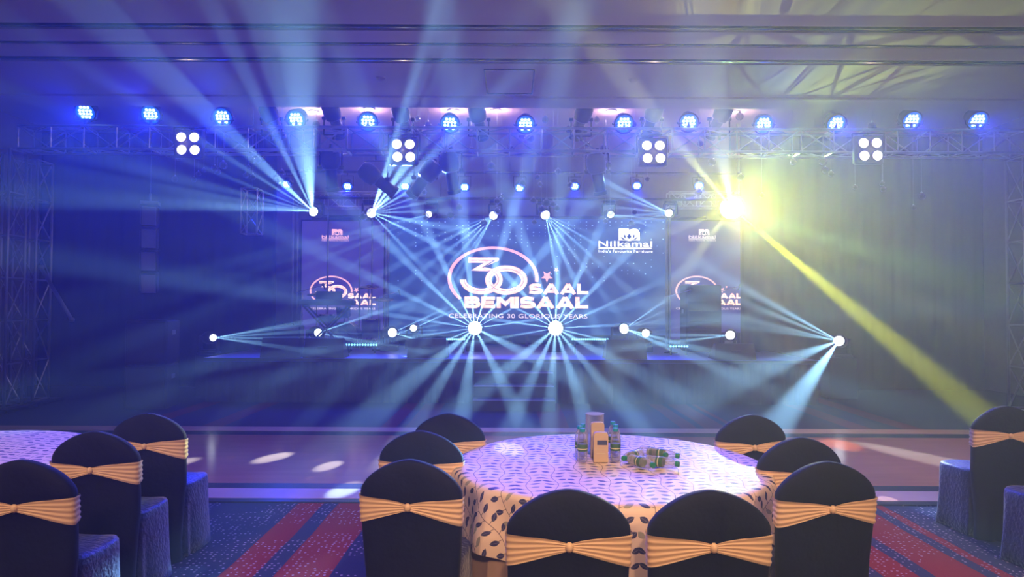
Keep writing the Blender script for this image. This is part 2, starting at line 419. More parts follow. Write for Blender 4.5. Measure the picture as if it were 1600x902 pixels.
def stroke(mb, pts, hw, y, f):
    # mitred flat stroke; pts in letter units, f maps them to the screen plane
    L, Rr = [], []
    n = len(pts)
    for i in range(n):
        a = Vector(pts[max(i-1, 0)]); b = Vector(pts[i]); c = Vector(pts[min(i+1, n-1)])
        d1 = (b-a).normalized() if i > 0 else (c-b).normalized(); d2 = (c-b).normalized() if i < n-1 else d1
        nn = Vector((-(d1.y+d2.y), d1.x+d2.x)).normalized(); k = hw/max(.45, nn.dot(Vector((-d1.y, d1.x))))
        L.append(b+nn*k); Rr.append(b-nn*k)
    for i in range(n-1):
        flat_poly(mb, [f(*L[i]), f(*L[i+1]), f(*Rr[i+1]), f(*Rr[i])], y, .002)
def arc(cx, cy, rx, ry, a0, a1, n=9): return [(cx+rx*math.cos(R(a0+(a1-a0)*k/n)), cy+ry*math.sin(R(a0+(a1-a0)*k/n))) for k in range(n+1)]
def bold_word(name, word, box, y, mt, parent):
    T_ = .145     # half stroke
    G = {'L': (.92, [[(T_, 1), (T_, T_), (.9, T_)]]), 'I': (.26, [[(.13, 0), (.13, 1)]]),
         'E': (1.0, [[(.95, 1-T_), (T_, 1-T_), (T_, T_), (.97, T_)], [(T_, .5), (.88, .5)]]),
         'A': (1.3, [[(.13, 0), (.65, 1.0-.02)], [(1.17, 0), (.65, 1.0-.02)], [(.32, .27), (.98, .27)]]),
         'M': (1.22, [[(.145, 0), (.145, .98)], [(1.10, 0), (1.10, .98)], [(.16, .88), (.62, .36), (1.08, .88)]]),
         'B': (1.12, [[(T_, 0), (T_, 1)], [(T_, 1-T_), (.62, 1-T_)]+arc(.68, .70, .24, .18, 90, -90)+[(T_, .52)], [(.6, .52)]+arc(.72, .32, .27, .20, 90, -90)+[(T_, T_)]]),
         'S': (1.08, [[(.98, .80)]+arc(.56, .72, .38, .16, 40, 180)[0:10]+arc(.5, .55, .32, .05, 200, 250, 3)+[(.66, .47)]+arc(.60, .30, .38, .18, 70, -70, 8)+[(.42, .12), (.06, .20)]])}
    adv = [G[c][0]+.07 for c in word]; W_ = sum(adv)-.07; mb = MB(); x = 0
    x0, z0, x1, z1 = box
    for c, a_ in zip(word, adv):
        ff = lambda u, v, x=x: (x0+(x+u)/W_*(x1-x0), z0+v*(z1-z0))
        for s_ in G[c][1]: stroke(mb, s_, T_, y, ff)
        x += a_
    return mb.build(name, mt, parent)
def star(cx, cz, r):
    return [(cx+(r if k % 2 == 0 else r*.42)*math.sin(k*math.pi/5), cz+(r if k % 2 == 0 else r*.42)*math.cos(k*math.pi/5)) for k in range(10)]
def artwork(parent, ox, oz, k, y, big=True):
    """the anniversary emblem; crop units (u right, v down) from the photograph; ox, oz = world offset of unit (0, 0), k metres per unit"""
    f = lambda u, v: (ox+u*k, oz-v*k)
    A = lambda pts: [f(*q) for q in pts]
    e = MB(); c = f(560, 400); ring(e, c[0], c[1], 438*k, 308*k, 404*k, 282*k, -6, 222, y)
    e.build('emblem_circle', M_pink, parent)
    z = MB(); c = f(687, 415); ring(z, c[0], c[1], 203*k, 141*k, 142*k, 84*k, 0, 360, y-.003)
    z.build('numeral_zero', M_rose, parent)
    th = MB(); c = f(447, 412); ring(th, c[0], c[1], 205*k, 142*k, 146*k, 86*k, 180, 412, y-.006)
    flat_poly(th, A([(320, 200), (615, 200), (615, 228), (470, 290), (560, 310), (505, 332), (350, 325), (350, 322), (470, 250), (320, 250)]), y-.0065, .002)
    th.build('numeral_three', M_rose, parent)
    ln = MB(); c = f(687, 415); ring(ln, c[0], c[1], 168*k, 108*k, 163*k, 104*k, 0, 360, y-.009)
    c = f(447, 412); ring(ln, c[0], c[1], 168*k, 110*k, 163*k, 106*k, 180, 412, y-.009)
    flat_poly(ln, A([(322, 223), (570, 223), (560, 229), (322, 229)]), y-.009, .001)
    flat_poly(ln, A([(570, 223), (578, 228), (462, 300), (448, 298)]), y-.009, .001)
    ln.build('numeral_inline', M_screen if big else M_screen2, parent)
    s_ = MB(); flat_poly(s_, A(star(1078, 378, 60)), y); flat_poly(s_, A(star(1168, 315, 27)), y); s_.build('stars', M_pink, parent)
    def T(n, b, u0, v0, u1, v1, mt, bold):
        a = f(u0, v1); b2 = f(u1, v0); text_mesh(n, b, (a[0], a[1], b2[0], b2[1]), y-.003, mt, parent, bold)
    for nm_, wd_, bb in (('text_saal', 'SAAL', (903, 448, 1478, 548)), ('text_bemisaal', 'BEMISAAL', (285, 575, 1478, 685))):
        a = f(bb[0], bb[3]); b2 = f(bb[2], bb[1]); bold_word(nm_, wd_, (a[0], a[1], b2[0], b2[1]), y-.003, M_rose, parent)
    T('text_tagline', 'CELEBRATING 30 GLORIOUS YEARS', 135, 740, 1468, 782, M_rtext, .01)
def brand(parent, x0, z0, wd, y, mt):
    """furniture maker's logo; (x0, z0) top left of the 0..1 wide block"""
    k = wd/1110.0; f = lambda u, v: (x0+(u-195)*k, z0-(v-155)*k)
    mb = MB()
    pts = [(615, 160), (825, 160), (815, 205), (850, 178), (900, 160), (980, 160), (1025, 185), (1050, 240), (1050, 404), (930, 398), (832, 412), (735, 398), (615, 404)]
    flat_poly(mb, [f(*q) for q in pts], y); mb.build('logo_block', mt, parent)
    lt = MB()
    for pp in ([(830, 258), (882, 325), (840, 372), (822, 372), (780, 325)], [(715, 285), (760, 290), (762, 372), (722, 340)], [(950, 285), (905, 290), (903, 372), (943, 340)],
               [(645, 335), (690, 340), (765, 395), (700, 390)], [(1020, 330), (975, 340), (900, 395), (965, 390)]):
        flat_poly(lt, [f(*q) for q in pp], y-.004, .002)
    lt.build('logo_lotus', M_screen, parent)
    def T(n, b, u0, v0, u1, v1, bold):
        a = f(u0, v1); b2 = f(u1, v0); text_mesh(n, b, (a[0], a[1], b2[0], b2[1]), y-.004, mt, parent, bold)
    T('text_name', 'Nilkamal', 195, 416, 1305, 533, .008)
    T('text_slogan', "India's Favourite Furniture", 200, 598, 1315, 655, 0)
    u = MB(); a = f(200, 548); b = f(1295, 576); flat_poly(u, [(a[0], b[1]), (b[0], b[1]), (b[0], a[1]), (a[0], a[1])], y); u.build('underline', mt, parent)
def screen(px0, px1, py0, py1, Y, label, bgm):
    a, b = at(px0, py1, Y), at(px1, py0, Y)
    e = empty('video_screen', (0, 0, 0), 0, label, 'video screen')
    e.location = ((a.x+b.x)/2, Y, a.z); cx, hz_ = e.location.x, a.z
    MB().box((0, .055, (b.z-a.z)/2), (b.x-a.x, .09, b.z-a.z)).build('led_panel', bgm, e)
    fr = MB(); W_, H_ = b.x-a.x, b.z-a.z
    for s_ in (-1, 1): fr.box((s_*(W_/2+.015), .06, H_/2), (.03, .12, H_+.06)); fr.box((0, .06, H_/2+s_*(H_/2+.015)), (W_+.06, .12, .03))
    fr.build('frame', M_black, e)
    if a.z > ST+.02:
        for s_ in (-.4, 0, .4): MB().box((s_*W_, .07, -(a.z-ST)/2-.015), (.06, .06, a.z-ST-.03)).build('ground_support', M_black, e)
    return e, a, b
e, a, b = screen(606, 1040, 343, 522, SCY, 'large central LED video wall with the anniversary emblem', M_screen)
ppm = SCY/F_PX    # metres per pixel there
q = at(680, 370, SCY); artwork(e, q.x-e.location.x, q.z-e.location.z, ppm/6.154, -.004)
q = at(935, 357, SCY); brand(e, q.x-e.location.x, q.z-e.location.z, 84*ppm, -.004, M_wtext)
dm = MB(); random.seed(3)
for i in range(46):
    for j in range(19):
        px, py = 622+i*9.2, 347+j*5.4
        fade = (abs(px-690) > 70) * (j < 16) if j > 6 else 1
        pr = .55 if j < 5 else .28
        if 745 < px < 880 and j > 7: pr = .12
        if 695 < px < 840 and j > 8: pr = 0
        if 925 < px < 1025 and py < 408: pr = .1 if j > 1 else .5
        if random.random() < pr*(fade or .3):
            c = at(px, py, SCY); s_ = .011*random.uniform(.6, 1.2)
            flat_poly(dm, [(c.x-e.location.x-s_, c.z-e.location.z-s_*.8), (c.x-e.location.x+s_, c.z-e.location.z-s_*.8), (c.x-e.location.x+s_, c.z-e.location.z+s_*.8), (c.x-e.location.x-s_, c.z-e.location.z+s_*.8)], -.003, .002)
tag(dm.build('dot_pattern', M_dot, e), kind='stuff')
for (x0, x1, lx, ex, nm) in ((470, 600, 503, 475, 'left'), (1046, 1160, 1076, 1046, 'right')):
    e, a, b = screen(x0, x1, 346, 530, SCY, 'narrow violet LED side screen on the %s behind the band gear' % nm, M_screen2)
    q = at(lx, 358, SCY); brand(e, q.x-e.location.x, q.z-e.location.z, 42*ppm, -.004, M_pink if nm == 'left' else M_rtext)
    q = at(ex, 424, SCY); artwork(e, q.x-e.location.x, q.z-e.location.z, ppm/6.154*.47, -.004, False)

# ------------------------------------------------------------------ trusses
def truss(name, p0, p1, size, label, cat='truss', r=.022, step=None, parent_mat=None):
    p0, p1 = Vector(p0), Vector(p1); d = (p1-p0); L = d.length; d.normalize()
    a = Vector((0, 1, 0)) if abs(d.y) < .5 else Vector((1, 0, 0)); b = d.cross(a).normalized()
    h = size/2; cs = [a*h+b*h, a*h-b*h, -a*h-b*h, -a*h+b*h]
    e = empty(name, p0, 0, label, cat)
    mt = parent_mat or M_alu
    for c in cs: MB().tube(c, c+d*L, r, 8).build('chord', mt, e, True)
    lc = MB(); step = step or size*1.3; n = max(1, round(L/step))
    for i in range(n+1):
        q = d*(L*i/n)
        for k in range(4): lc.tube(cs[k]+q, cs[(k+1) % 4]+q, r*.6, 5)
        if i < n:
            q2 = d*(L*(i+1)/n)
            for k in range(4):
                A_, B_ = (cs[k], cs[(k+1) % 4]) if i % 2 else (cs[(k+1) % 4], cs[k])
                lc.tube(A_+q, B_+q2, r*.55, 5)
    lc.build('lacing', mt, e)
    return e
TY = 10.95
zt = at(800, 222, TY).z
TW = .36
ends = [(-7.75, -2.6), (-2.6, 2.5), (2.5, 8.05)]
for (a, b), nm in zip(ends, ('left-hand', 'centre', 'right-hand')):
    truss('box_truss', (a+.005, TY, zt-.0*a), (b-.005, TY, zt), TW, '%s span of the long front lighting truss' % nm, step=.5)
def tower(px, Y, label, z1):
    x = at(px, 400, Y).x
    e = truss('truss_tower', (x, Y, .06), (x, Y, z1), .38, label, 'truss tower', step=.62)
    MB().box((0, 0, -.035), (.7, .7, .05), bev=.01).build('base_plate', M_black, e)
    return x
xa = tower(6, 10.75, 'front truss tower at the far left edge', zt-TW/2-.05)
xb = tower(50, 11.55, 'rear truss tower beside the far left one', zt-TW/2-.05)
xc = tower(1606, 10.95, 'truss tower at the far right edge', zt-TW/2-.05)
a, b = at(64, 418, 11.55), at(112, 500, 11.0)
tag(MB().tube(a, b, .03, 8).tube(a-Vector((.04, 0, 0)), a+Vector((.04, 0, 0)), .04, 8).tube(b-Vector((.03, 0, 0)), b+Vector((.03, 0, 0)), .035, 8).build('brace_bar', M_pipe, None, True), 'slanting grey brace bar fixed to the left truss tower', 'brace')

a, b = at(394, 296, 13.0), at(394, 366, 13.0)
e = truss('hanging_truss', (a.x, 13.0, b.z), (a.x, 13.0, a.z), .30, 'short faint vertical truss hanging in the dark left of the left side screen', r=.016, step=.34)
MB().tube((0, 0, a.z-b.z), (0, 0, CE2-b.z-.006), .008, 6).build('drop_cable', M_black, e)
# portals over the side screens
for px0, px1, nm in ((462, 606, 'left'), (1044, 1162, 'right')):
    a, b = at(px0, 313, 14.2), at(px1, 313, 14.2)
    e = truss('portal_truss', a, (b.x, b.y, a.z), .30, 'short pinkish truss above the %s side screen' % nm, step=.34, r=.018)
    lg = 0
    for q in (a, b):
        for dy in (-.15, .15):
            MB().tube((q.x-a.x, dy, ST-a.z+.002), (q.x-a.x, dy, -.15), .022, 8).build('upright', M_pipe, e, True)
for i, px in enumerate((513, 563, 582)):
    q = at(px, 325, 14.6)
    e = empty('tube_pole', (q.x, 14.6, ST), 0, 'slim violet-lit pole behind the drum kit, %s from the left' % ORD[i], 'pole')
    MB().tube((0, 0, 0), (0, 0, q.z-ST), .018, 8).build('pole', M_pipe, e, True); MB().lathe([(.14, 0), (.14, .012), (.03, .03)], 16).build('foot', M_black, e)
# pipe carrying the middle heads
zp = at(850, 322, 13.5).z+.14
a = at(560, 322, 13.5); b = at(1150, 322, 13.5)
e = empty('lighting_pipe', (0, 13.5, zp), 0, 'slim black lighting pipe carrying the moving heads above the video wall', 'pipe')
MB().tube((-4.2, 0, 0), (4.5, 0, 0), .028, 10).build('pipe', M_black, e, True)
for x in (-4.1, -1.4, 1.4, 4.4): MB().tube((x, 0, .026), (x, 0, CE2-zp-.006), .008, 6).build('drop_cable', M_black, e)
# second blue PARs hang on a rear pipe
zr = at(800, 272, 14.25).z+.03
e = empty('rear_lighting_pipe', (0, 14.25, zr), 0, 'black rear lighting pipe carrying the small blue par cans', 'pipe')
MB().tube((-4.9, 0, 0), (5.3, 0, 0), .028, 10).build('pipe', M_black, e, True)
for x in (-4.6, -1.5, 1.5, 5.0): MB().tube((x, 0, .026), (x, 0, CE2-zr-.006), .008, 6).build('drop_cable', M_black, e)

# ------------------------------------------------------------------ lighting fixtures
def orient(d): return Vector(d).to_track_quat('Z', 'Y').to_matrix().to_4x4()
def par_can(loc, aim, s, label, group, energy, hang, spread=88, L=None):
    loc = Vector(loc); aim = Vector(aim); d = (aim-loc).normalized()
    e = empty('par_can', loc, 0, label, 'stage light', group)
    M_ = orient(d)
    MB().lathe([(.05*s, -.20*s), (.10*s, -.19*s), (.13*s, -.05*s), (.145*s, .0), (.145*s, .03*s), (.125*s, .03*s), (.12*s, .01*s)], 20, M_).build('can', M_black, e, 40)
    MB().lathe([(.128*s, .012*s), (.126*s, .016*s), (.004, .016*s)], 20, M_).build('lens_plate', M_par_ring, e)
    lb = MB(); rows = [(3, .062), (4, .021), (3, -.021), (4, -.0)][:0]
    for n_, y_ in ((3, .066), (4, .022), (4, -.022), (3, -.066)):
        for k in range(n_):
            x_ = (k-(n_-1)/2)*.046
            lb.lathe([(.021*s, .018*s), (.016*s, .028*s), (.003*s, .03*s)], 8, M_ @ Matrix.Translation((x_*s, y_*s, 0)))
    lb.build('led_array', M_par_led, e)
    yk = MB(); sd = Vector((1, 0, 0)); hz_ = Vector((0, 0, 1 if hang else -1))
    L = L-.07*s if L else .24*s
    L = max(L, .02); yk.path([sd*.16*s, sd*.16*s+hz_*L, -sd*.16*s+hz_*L, -sd*.16*s], .010*s, 6)
    yk.tube(hz_*L, hz_*(L+.07*s), .022*s, 8)
    yk.build('yoke', M_black, e)
    lamp('par_light', 'SPOT', loc+d*.06*s, energy, (.008, .030, 1.0), e, aim, spread, .9)
    return e
par_px = [(134, 175), (236, 179), (348, 183), (463, 186), (575, 190), (703, 193), (821, 194), (975, 193), (1076, 191), (1193, 194), (1306, 193), (1424, 188), (1527, 188)]
random.seed(5)
for i, (px, py) in enumerate(par_px):
    q = at(px, py, TY-.16)
    aim = Vector((q.x*.9+random.uniform(-.6, .6), 5.5, random.uniform(.9, 1.8)))
    par_can(q, aim, 1.12, 'round blue LED par can standing on the front truss, %s from the left' % ORD[i], 'blue par cans along the front truss', BLUE_PAR*(1.15 if i < 9 else 1.0), False, 80, q.z-(zt+TW/2+.022))
for i, (px, py) in enumerate([(448, 288), (543, 291), (633, 291), (726, 292), (812, 293), (898, 291), (995, 290), (1092, 290), (1181, 288)]):
    q = at(px, py, 14.25)
    par_can(q, (q.x*.8, 9.0, -.5), .80, 'small blue par can on the rear pipe, %s from the left' % ORD[i], 'small blue par cans on the rear pipe', BLUE_PAR*1.2, True, 60, zr-.028-q.z)

def blinder(px, py, label):
    q = at(px, py, TY-TW/2-.22)
    e = empty('blinder_light', q, R((800-px)*.006), label, 'stage light', 'four-cell blinders on the front truss')
    MB().box((0, .08, 0), (.44, .10, .44), bev=.02).build('housing', M_black, e)
    for i, (a, b) in enumerate(((-.098, .095), (.098, .095), (-.088, -.10), (.108, -.10))):
        MB().lathe([(.088, 0), (.088, .04), (.075, .04), (.07, .02)], 20, Matrix.Translation((a, .035, b)) @ Matrix.Rotation(R(90), 4, 'X')).build('reflector', M_black, e, 40)
        MB().lathe([(.074, .03), (.06, .042), (.003, .048)], 20, Matrix.Translation((a, .035, b)) @ Matrix.Rotation(R(90), 4, 'X')).build('lamp_cell', M_warm_led, e)
    yk = MB().path([(-.24, .08, 0), (-.24, .08, .26), (.24, .08, .26), (.24, .08, 0)], .012, 6); yk.tube((0, .08, .26), (0, .2, .26), .02, 8)
    yk.build('yoke', M_black, e)
    lamp('blinder_light_source', 'SPOT', q+Vector((0, -.03, 0)), 14, (1, .70, .50), e, (q.x*.6, 0, 0.6), 90, .8)
for i, (px, py) in enumerate(((293, 224), (630, 235), (1021, 237), (1360, 233))):
    blinder(px, py, 'white four-cell blinder lamp on the front truss, %s from the left' % ORD[i])

def profile_spot(loc, aim, label, group, s=1.0, hang=False):
    loc = Vector(loc); d = (Vector(aim)-loc).normalized(); M_ = orient(d)
    e = empty('profile_spotlight', loc, 0, label, 'stage light', group)
    MB().lathe([(.03*s, -.30*s), (.10*s, -.29*s), (.14*s, -.22*s), (.15*s, -.10*s), (.13*s, 0), (.09*s, .03*s)], 16, M_).build('lamp_housing', M_black, e, 40)
    MB().lathe([(.09*s, .03*s), (.09*s, .30*s), (.105*s, .31*s), (.105*s, .36*s), (.09*s, .36*s), (.085*s, .33*s)], 16, M_).build('barrel', M_black, e, 40)
    h = Vector((0, 0, 1 if hang else -1)); sd = Vector((1, 0, 0))
    yk = MB().path([sd*.17*s, sd*.17*s+h*.28*s, -sd*.17*s+h*.28*s, -sd*.17*s], .012*s, 6)
    for s_ in (-1, 1): yk.tube(sd*s_*.135*s, sd*s_*.20*s, .03*s, 8)
    yk.tube(h*.28*s, h*.36*s, .025*s, 8)
    yk.build('yoke', M_black, e)
grp = 'dark profile spotlights on the front truss'
for i, (px, py, dx) in enumerate(((425, 186, .5), (522, 185, .4), (630, 187, .5), (748, 187, .4), (908, 187, -.6), (1018, 186, -.5), (1124, 186, -.7))):
    q = at(px, py, TY+.12)
    profile_spot(q, q+Vector((dx, 1.3, -1.6)), 'unlit black profile spotlight standing on the front truss, %s from the left' % ORD[i], grp, .95)
for i, (px, py, dx, dz, nm) in enumerate(((517, 262, 0, -1.5, 'unlit black spotlight hanging straight down under the truss at left'),
                                          (588, 280, 1.6, -1.2, 'unlit black spotlight under the truss pointing down right'),
                                          (664, 278, -1.4, -1.7, 'unlit black spotlight tilted down left under the truss'),
                                          (704, 266, .2, -1.3, 'unlit black spotlight hanging under the truss beside the tilted one'),
                                          (933, 268, .3, -1.5, 'unlit black spotlight hanging under the truss right of centre'))):
    q = at(px, py, TY+.16)
    profile_spot(q, q+Vector((dx, .5, dz)), nm, 'dark spotlights hanging under the front truss', 1.05, True)

def pixel_dir(loc, px, py, ex, ey, toward):
    """a point the beam passes: it leaves loc and goes towards the audience"""
    return at(ex, ey, loc.y-toward)
CY_ = (.30, .66, 1.0)
HY = 13.5
def moving_head(px, py, Y, beams, label, group, up_stage=True, lens=.085, head_energy=1.0, color=CY_, lens_mat=None, aim=None):
    """beams: (end px, end py, cone degrees, strength, metres towards the audience[, colour])"""
    q = at(px, py, Y)
    # keep rising beams flat enough to clear the ceiling in front of the stage
    sl = (4.6-q.z)/(Y-5.0); fx = []
    for b in beams:
        if b[1] < py-8:
            Ye = (q.z+sl*Y-1.66)/((477-b[1])/F_PX+sl); b = b[:4]+(max(b[4], Y-Ye),)+b[5:]
        fx.append(b)
    beams = fx
    dirs = [(at(b[0], b[1], Y-b[4])-q).normalized() for b in beams]
    d = sum(dirs, Vector((0, -2.0, 0))).normalized()
    if aim: d = (Vector(aim)-q).normalized()
    s = 1.0 if up_stage else .8
    c = q-d*.17*s                                         # pivot of the head behind the lens
    e = empty('moving_head_light', c, 0, label, 'stage light', group)
    M_ = orient(d)
    MB().lathe([(.05*s, -.15*s), (.10*s, -.14*s), (.12*s, -.05*s), (.12*s, .08*s), (lens+.025, .165*s), (lens+.025, .172*s), (lens+.004, .172*s)], 18, M_).build('head', M_case, e, 40)
    MB().lathe([(lens+.002, .166*s), (lens*.8, .176*s), (.003, .182*s)], 18, M_).build('lens', lens_mat or M_head_lens, e)
    h = -1 if up_stage else 1
    arm = MB()
    for s_ in (-1, 1): arm.box((s_*.155*s, 0, h*.10*s), (.045*s, .12*s, .30*s), bev=.015)
    arm.box((0, 0, h*.235*s), (.34*s, .14*s, .04*s), bev=.012)
    arm.build('yoke', M_case, e)
    bz = (ST-c.z) if up_stage else (zp-c.z)
    base = MB()
    if up_stage: base.box((0, 0, (h*.255*s+bz)/2), (.34*s, .26*s, max(.04, -.255*s-bz)), bev=.01)
    else:
        base.box((0, 0, h*.29*s), (.28*s, .20*s, .08*s), bev=.01)
        base.tube((0, 0, h*.30*s), (0, 0, max(bz, .34*s)), .02, 8).tube((0, 0, max(bz, .34*s)), (0, HY-c.y, max(bz, .34*s)), .02, 8)
    base.build('base', M_black, e)
    for b, dd in zip(beams, dirs):
        cl = b[5] if len(b) > 5 else color
        # same photometric peak for every cone; narrow cones carry less energy
        lamp('beam_light', 'SPOT', q+d*.02, BEAM*b[3]*head_energy*9000, cl, e, q+dd*5, b[2]*1.3, .8)
    return e
g1 = 'beam lights hung above the video wall'
g2 = 'beam lights on the stage deck'
def fan(cx, cy, angs, length, cone, st_, tw, jit=0):
    out = []
    for k, a in enumerate(angs):
        out.append((cx+length*math.cos(R(a)), cy-length*math.sin(R(a)), cone*random.uniform(.85, 1.2), st_*random.uniform(.75, 1.25), tw))
    return out
HY = 13.5
moving_head(490, 331, HY, [(180, 312, 5, 1.2, 3), (180, 285, 4, .8, 3), (180, 255, 4, .6, 3), (260, 238, 1.8, .7, 3), (330, 230, 1.6, .8, 3), (375, 225, 3.2, 1.1, 3), (425, 200, 1.6, .8, 3), (447, 190, 1.6, .8, 3), (474, 190, 4.2, .8, 3)],
            'bright beam light at the left, fanning up and to the left', g1, False, .10)
moving_head(580, 333, HY, [(612, 250, 3, 1.2, 3), (640, 250, 2.6, 1.2, 3), (690, 235, 3.5, .9, 3), (750, 235, 2.2, .9, 3), (820, 245, 1.8, .7, 3), (830, 285, 2.5, .6, 3), (830, 325, 2.5, .5, 3), (800, 375, 3, .8, 3), (760, 420, 2.5, .9, 3), (700, 460, 2.2, .5, 3)],
            'bright beam light left of centre, fanning up right and down right', g1, False, .10)
moving_head(670, 335, HY, [(520, 372, 1.8, .5, 3), (480, 395, 1.8, .5, 3), (470, 420, 1.8, .5, 3), (500, 450, 1.6, .4, 3)], 'small beam light sending thin rays down left over the left screen', g1, False, .07)
moving_head(771, 337, HY, [(610, 420, 2, .8, 3), (610, 460, 2.2, .8, 3), (650, 470, 2, .8, 3), (690, 460, 1.6, .7, 3), (715, 440, 1.6, .7, 3), (560, 410, 2, .5, 3)], 'beam light above the emblem circle, rays going down left', g1, False, .09)
moving_head(852, 336, HY, [(878, 470, 2, .9, 3), (912, 470, 2.2, .9, 3), (950, 470, 2, .8, 3), (990, 460, 2, .9, 3), (1040, 445, 2.2, .8, 3), (1070, 420, 1.8, .5, 3)], 'beam light right of the emblem circle, rays going down right', g1, False, .10)
moving_head(954, 335, HY, [(1080, 350, 1.8, .35, 3), (1080, 370, 1.8, .35, 3), (1100, 400, 1.8, .3, 3)], 'small beam light above the white furniture logo', g1, False, .075)
moving_head(1045, 333, HY, [(900, 262, 2.6, .7, 3), (900, 285, 2, .5, 3), (880, 315, 2, .4, 3), (880, 345, 2, .4, 3), (900, 375, 2, .3, 3)], 'small beam light next to the yellow one, rays going left', g1, False, .08)

# the blinding yellow head with its gobo of fine radial streaks
YEL, GRN, WRM = (.92, 1.0, .01), (.45, 1.0, .30), (1.0, .55, .30)
YC = (.85, .95, .25)
yh = moving_head(1143, 325, HY, [(1600, 705, 1.7, 3.6, 8.3, YEL), (1010, 165, 1.7, .9, 6.0, (.8, .95, .35)), (1420, 0, 2.2, .35, 6.0, (.6, 1, .35)), (1600, 470, 3, .35, 7, GRN), (1600, 560, 2, .3, 7, YC), (1250, 20, 3, .3, 6, YC), (1000, 520, 3.5, .2, 5, YC), (900, 420, 3, .2, 5, YC), (1115, 170, 4, .25, 5, (.6, .8, 1)), (1360, 800, 3.5, .12, 6, WRM)],
                 'blinding yellow beam light above the right side screen', g1, False, .25, 1.0, YC, M_yellow_lens, aim=CAM)
yq = at(1143, 325, HY)
def gobo_spot(name, aim, energy, c, size, sc_, amt):
    l = lamp(name, 'SPOT', yq+(CAM-yq).normalized()*.05, energy, c, yh, aim, size, .9)
    ld = l.data; ld.use_nodes = True; t = ld.node_tree
    em = t.nodes.get('Emission'); tc = N(t, 'ShaderNodeTexCoord'); sp = N(t, 'ShaderNodeSeparateXYZ'); t.links.new(tc.outputs['Normal'], sp.inputs[0])
    an = mth(t, 'ARCTAN2', sp.outputs[1], sp.outputs[0])
    cb_ = N(t, 'ShaderNodeCombineXYZ'); t.links.new(mth(t, 'COSINE', an), cb_.inputs[0]); t.links.new(mth(t, 'SINE', an), cb_.inputs[1])
    nz = N(t, 'ShaderNodeTexNoise'); nz.inputs['Scale'].default_value = sc_; nz.inputs['Detail'].default_value = 3; t.links.new(cb_.outputs[0], nz.inputs['Vector'])
    mr = N(t, 'ShaderNodeMapRange', i_1=.35, i_2=.68, i_3=1-amt, i_4=1+amt); t.links.new(nz.outputs[0], mr.inputs[0])
    t.links.new(mr.outputs[0], em.inputs['Strength'])
    return l
YW = 3000.0
gobo_spot('yellow_core_light', CAM+Vector((0, 0, 1.3)), YW*1.1, (1, .95, .02), 30, 60, .9)
gobo_spot('yellow_wash_light', (5.3, 1, 2.0), YW*.75, (.66, 1.0, .18), 58, 60, .8)
gobo_spot('green_wash_light', (5.0, 1, 1.6), YW*.15, (.35, .9, .30), 90, 45, .5)
gobo_spot('amber_wash_light', (5.2, 3, -.5), YW*.3, (1, .42, .22), 60, 40, .4)

# stage deck heads
moving_head(333, 528, 12.6, [(480, 503, 2, .8, 1.5), (520, 515, 2, .7, 1.5), (520, 530, 2, .7, 1.5), (520, 545, 2, .5, 1.5), (480, 548, 2.2, .5, 1.5), (560, 497, 2, .5, 1.5)], 'lowest left beam light beside the stage, rays fanning right', g2, True, .07)
moving_head(497, 520, HY, [(620, 478, 2, .8, 2), (640, 500, 1.6, .6, 2), (640, 522, 1.6, .5, 2), (650, 548, 2, .7, 2), (720, 575, 2.4, .5, 2)], 'beam light on the deck before the drum kit', g2, True, .085)
moving_head(613, 520, HY, [(740, 462, 2, .9, 2), (760, 495, 1.6, .6, 2), (760, 512, 1.6, .6, 2), (760, 528, 1.6, .5, 2), (700, 545, 2, .7, 2)], 'bright beam light on the deck behind the left wedge monitor', g2, True, .10)
moving_head(646, 513, HY+.7, [(720, 480, 1.8, .6, 2), (560, 545, 1.8, .4, 2)], 'small beam light on the deck left of the video wall', g2, True, .075)
down = dict(cone=2.4, st_=1.1)
b1 = [(x, y, 2.7, .40, tw) for x, y, tw in ((650, 590, 4.6), (650, 660, 4.9), (722, 650, 4.8), (806, 640, 4.8), (860, 572, 4.4))]
b2 = [(x, y, 2.7, .40, tw) for x, y, tw in ((775, 592, 4.6), (800, 660, 4.9), (858, 665, 4.9), (916, 655, 4.8), (985, 650, 4.8), (1010, 590, 4.6))]
moving_head(742, 513, HY, b1+fan(742, 513, (8, 28, 48, 72, 96, 116, 136, 154, 171, 188, 203), 150, 2.0, 1.35, 2.5), 'star-shaped burst of a beam light on the deck left of centre', g2, True, .15, aim=CAM)
moving_head(868, 513, HY, b2+fan(868, 513, (3, 24, 46, 66, 88, 110, 133, 153, 172, 190, 346), 150, 2.0, 1.35, 2.5), 'star-shaped burst of a beam light on the deck right of centre', g2, True, .16, aim=CAM)
moving_head(975, 514, HY, [(1100, 428, 2, 1.0, 2), (1130, 445, 2, .7, 2), (1150, 470, 1.8, .4, 2), (1150, 505, 2, .35, 2), (1100, 548, 2.2, .8, 3), (1230, 620, 4, .6, 4)], 'bright beam light on the deck right of the video wall', g2, True, .11)
moving_head(1009, 521, HY, [(1120, 500, 2, .3, 2)], 'plain white beam light on the deck beside the bright one', g2, True, .085)
moving_head(1141, 524, HY-.2, [(1060, 534, 2, .7, 1.5), (1060, 524, 2, .5, 1.5)], 'beam light on the deck below the yellow light', g2, True, .095)
moving_head(1311, 533, 12.6, [(1180, 462, 2, .9, 2), (1180, 480, 1.8, .8, 2), (1170, 500, 1.8, .7, 2), (1200, 515, 1.8, .5, 2), (1150, 440, 2, .6, 2), (1225, 650, 4.0, .8, 4.0), (1200, 575, 3, .4, 4)], 'lowest right beam light beside the stage, rays fanning left', g2, True, .10)
# those two stand on black stands at the sides of the stage

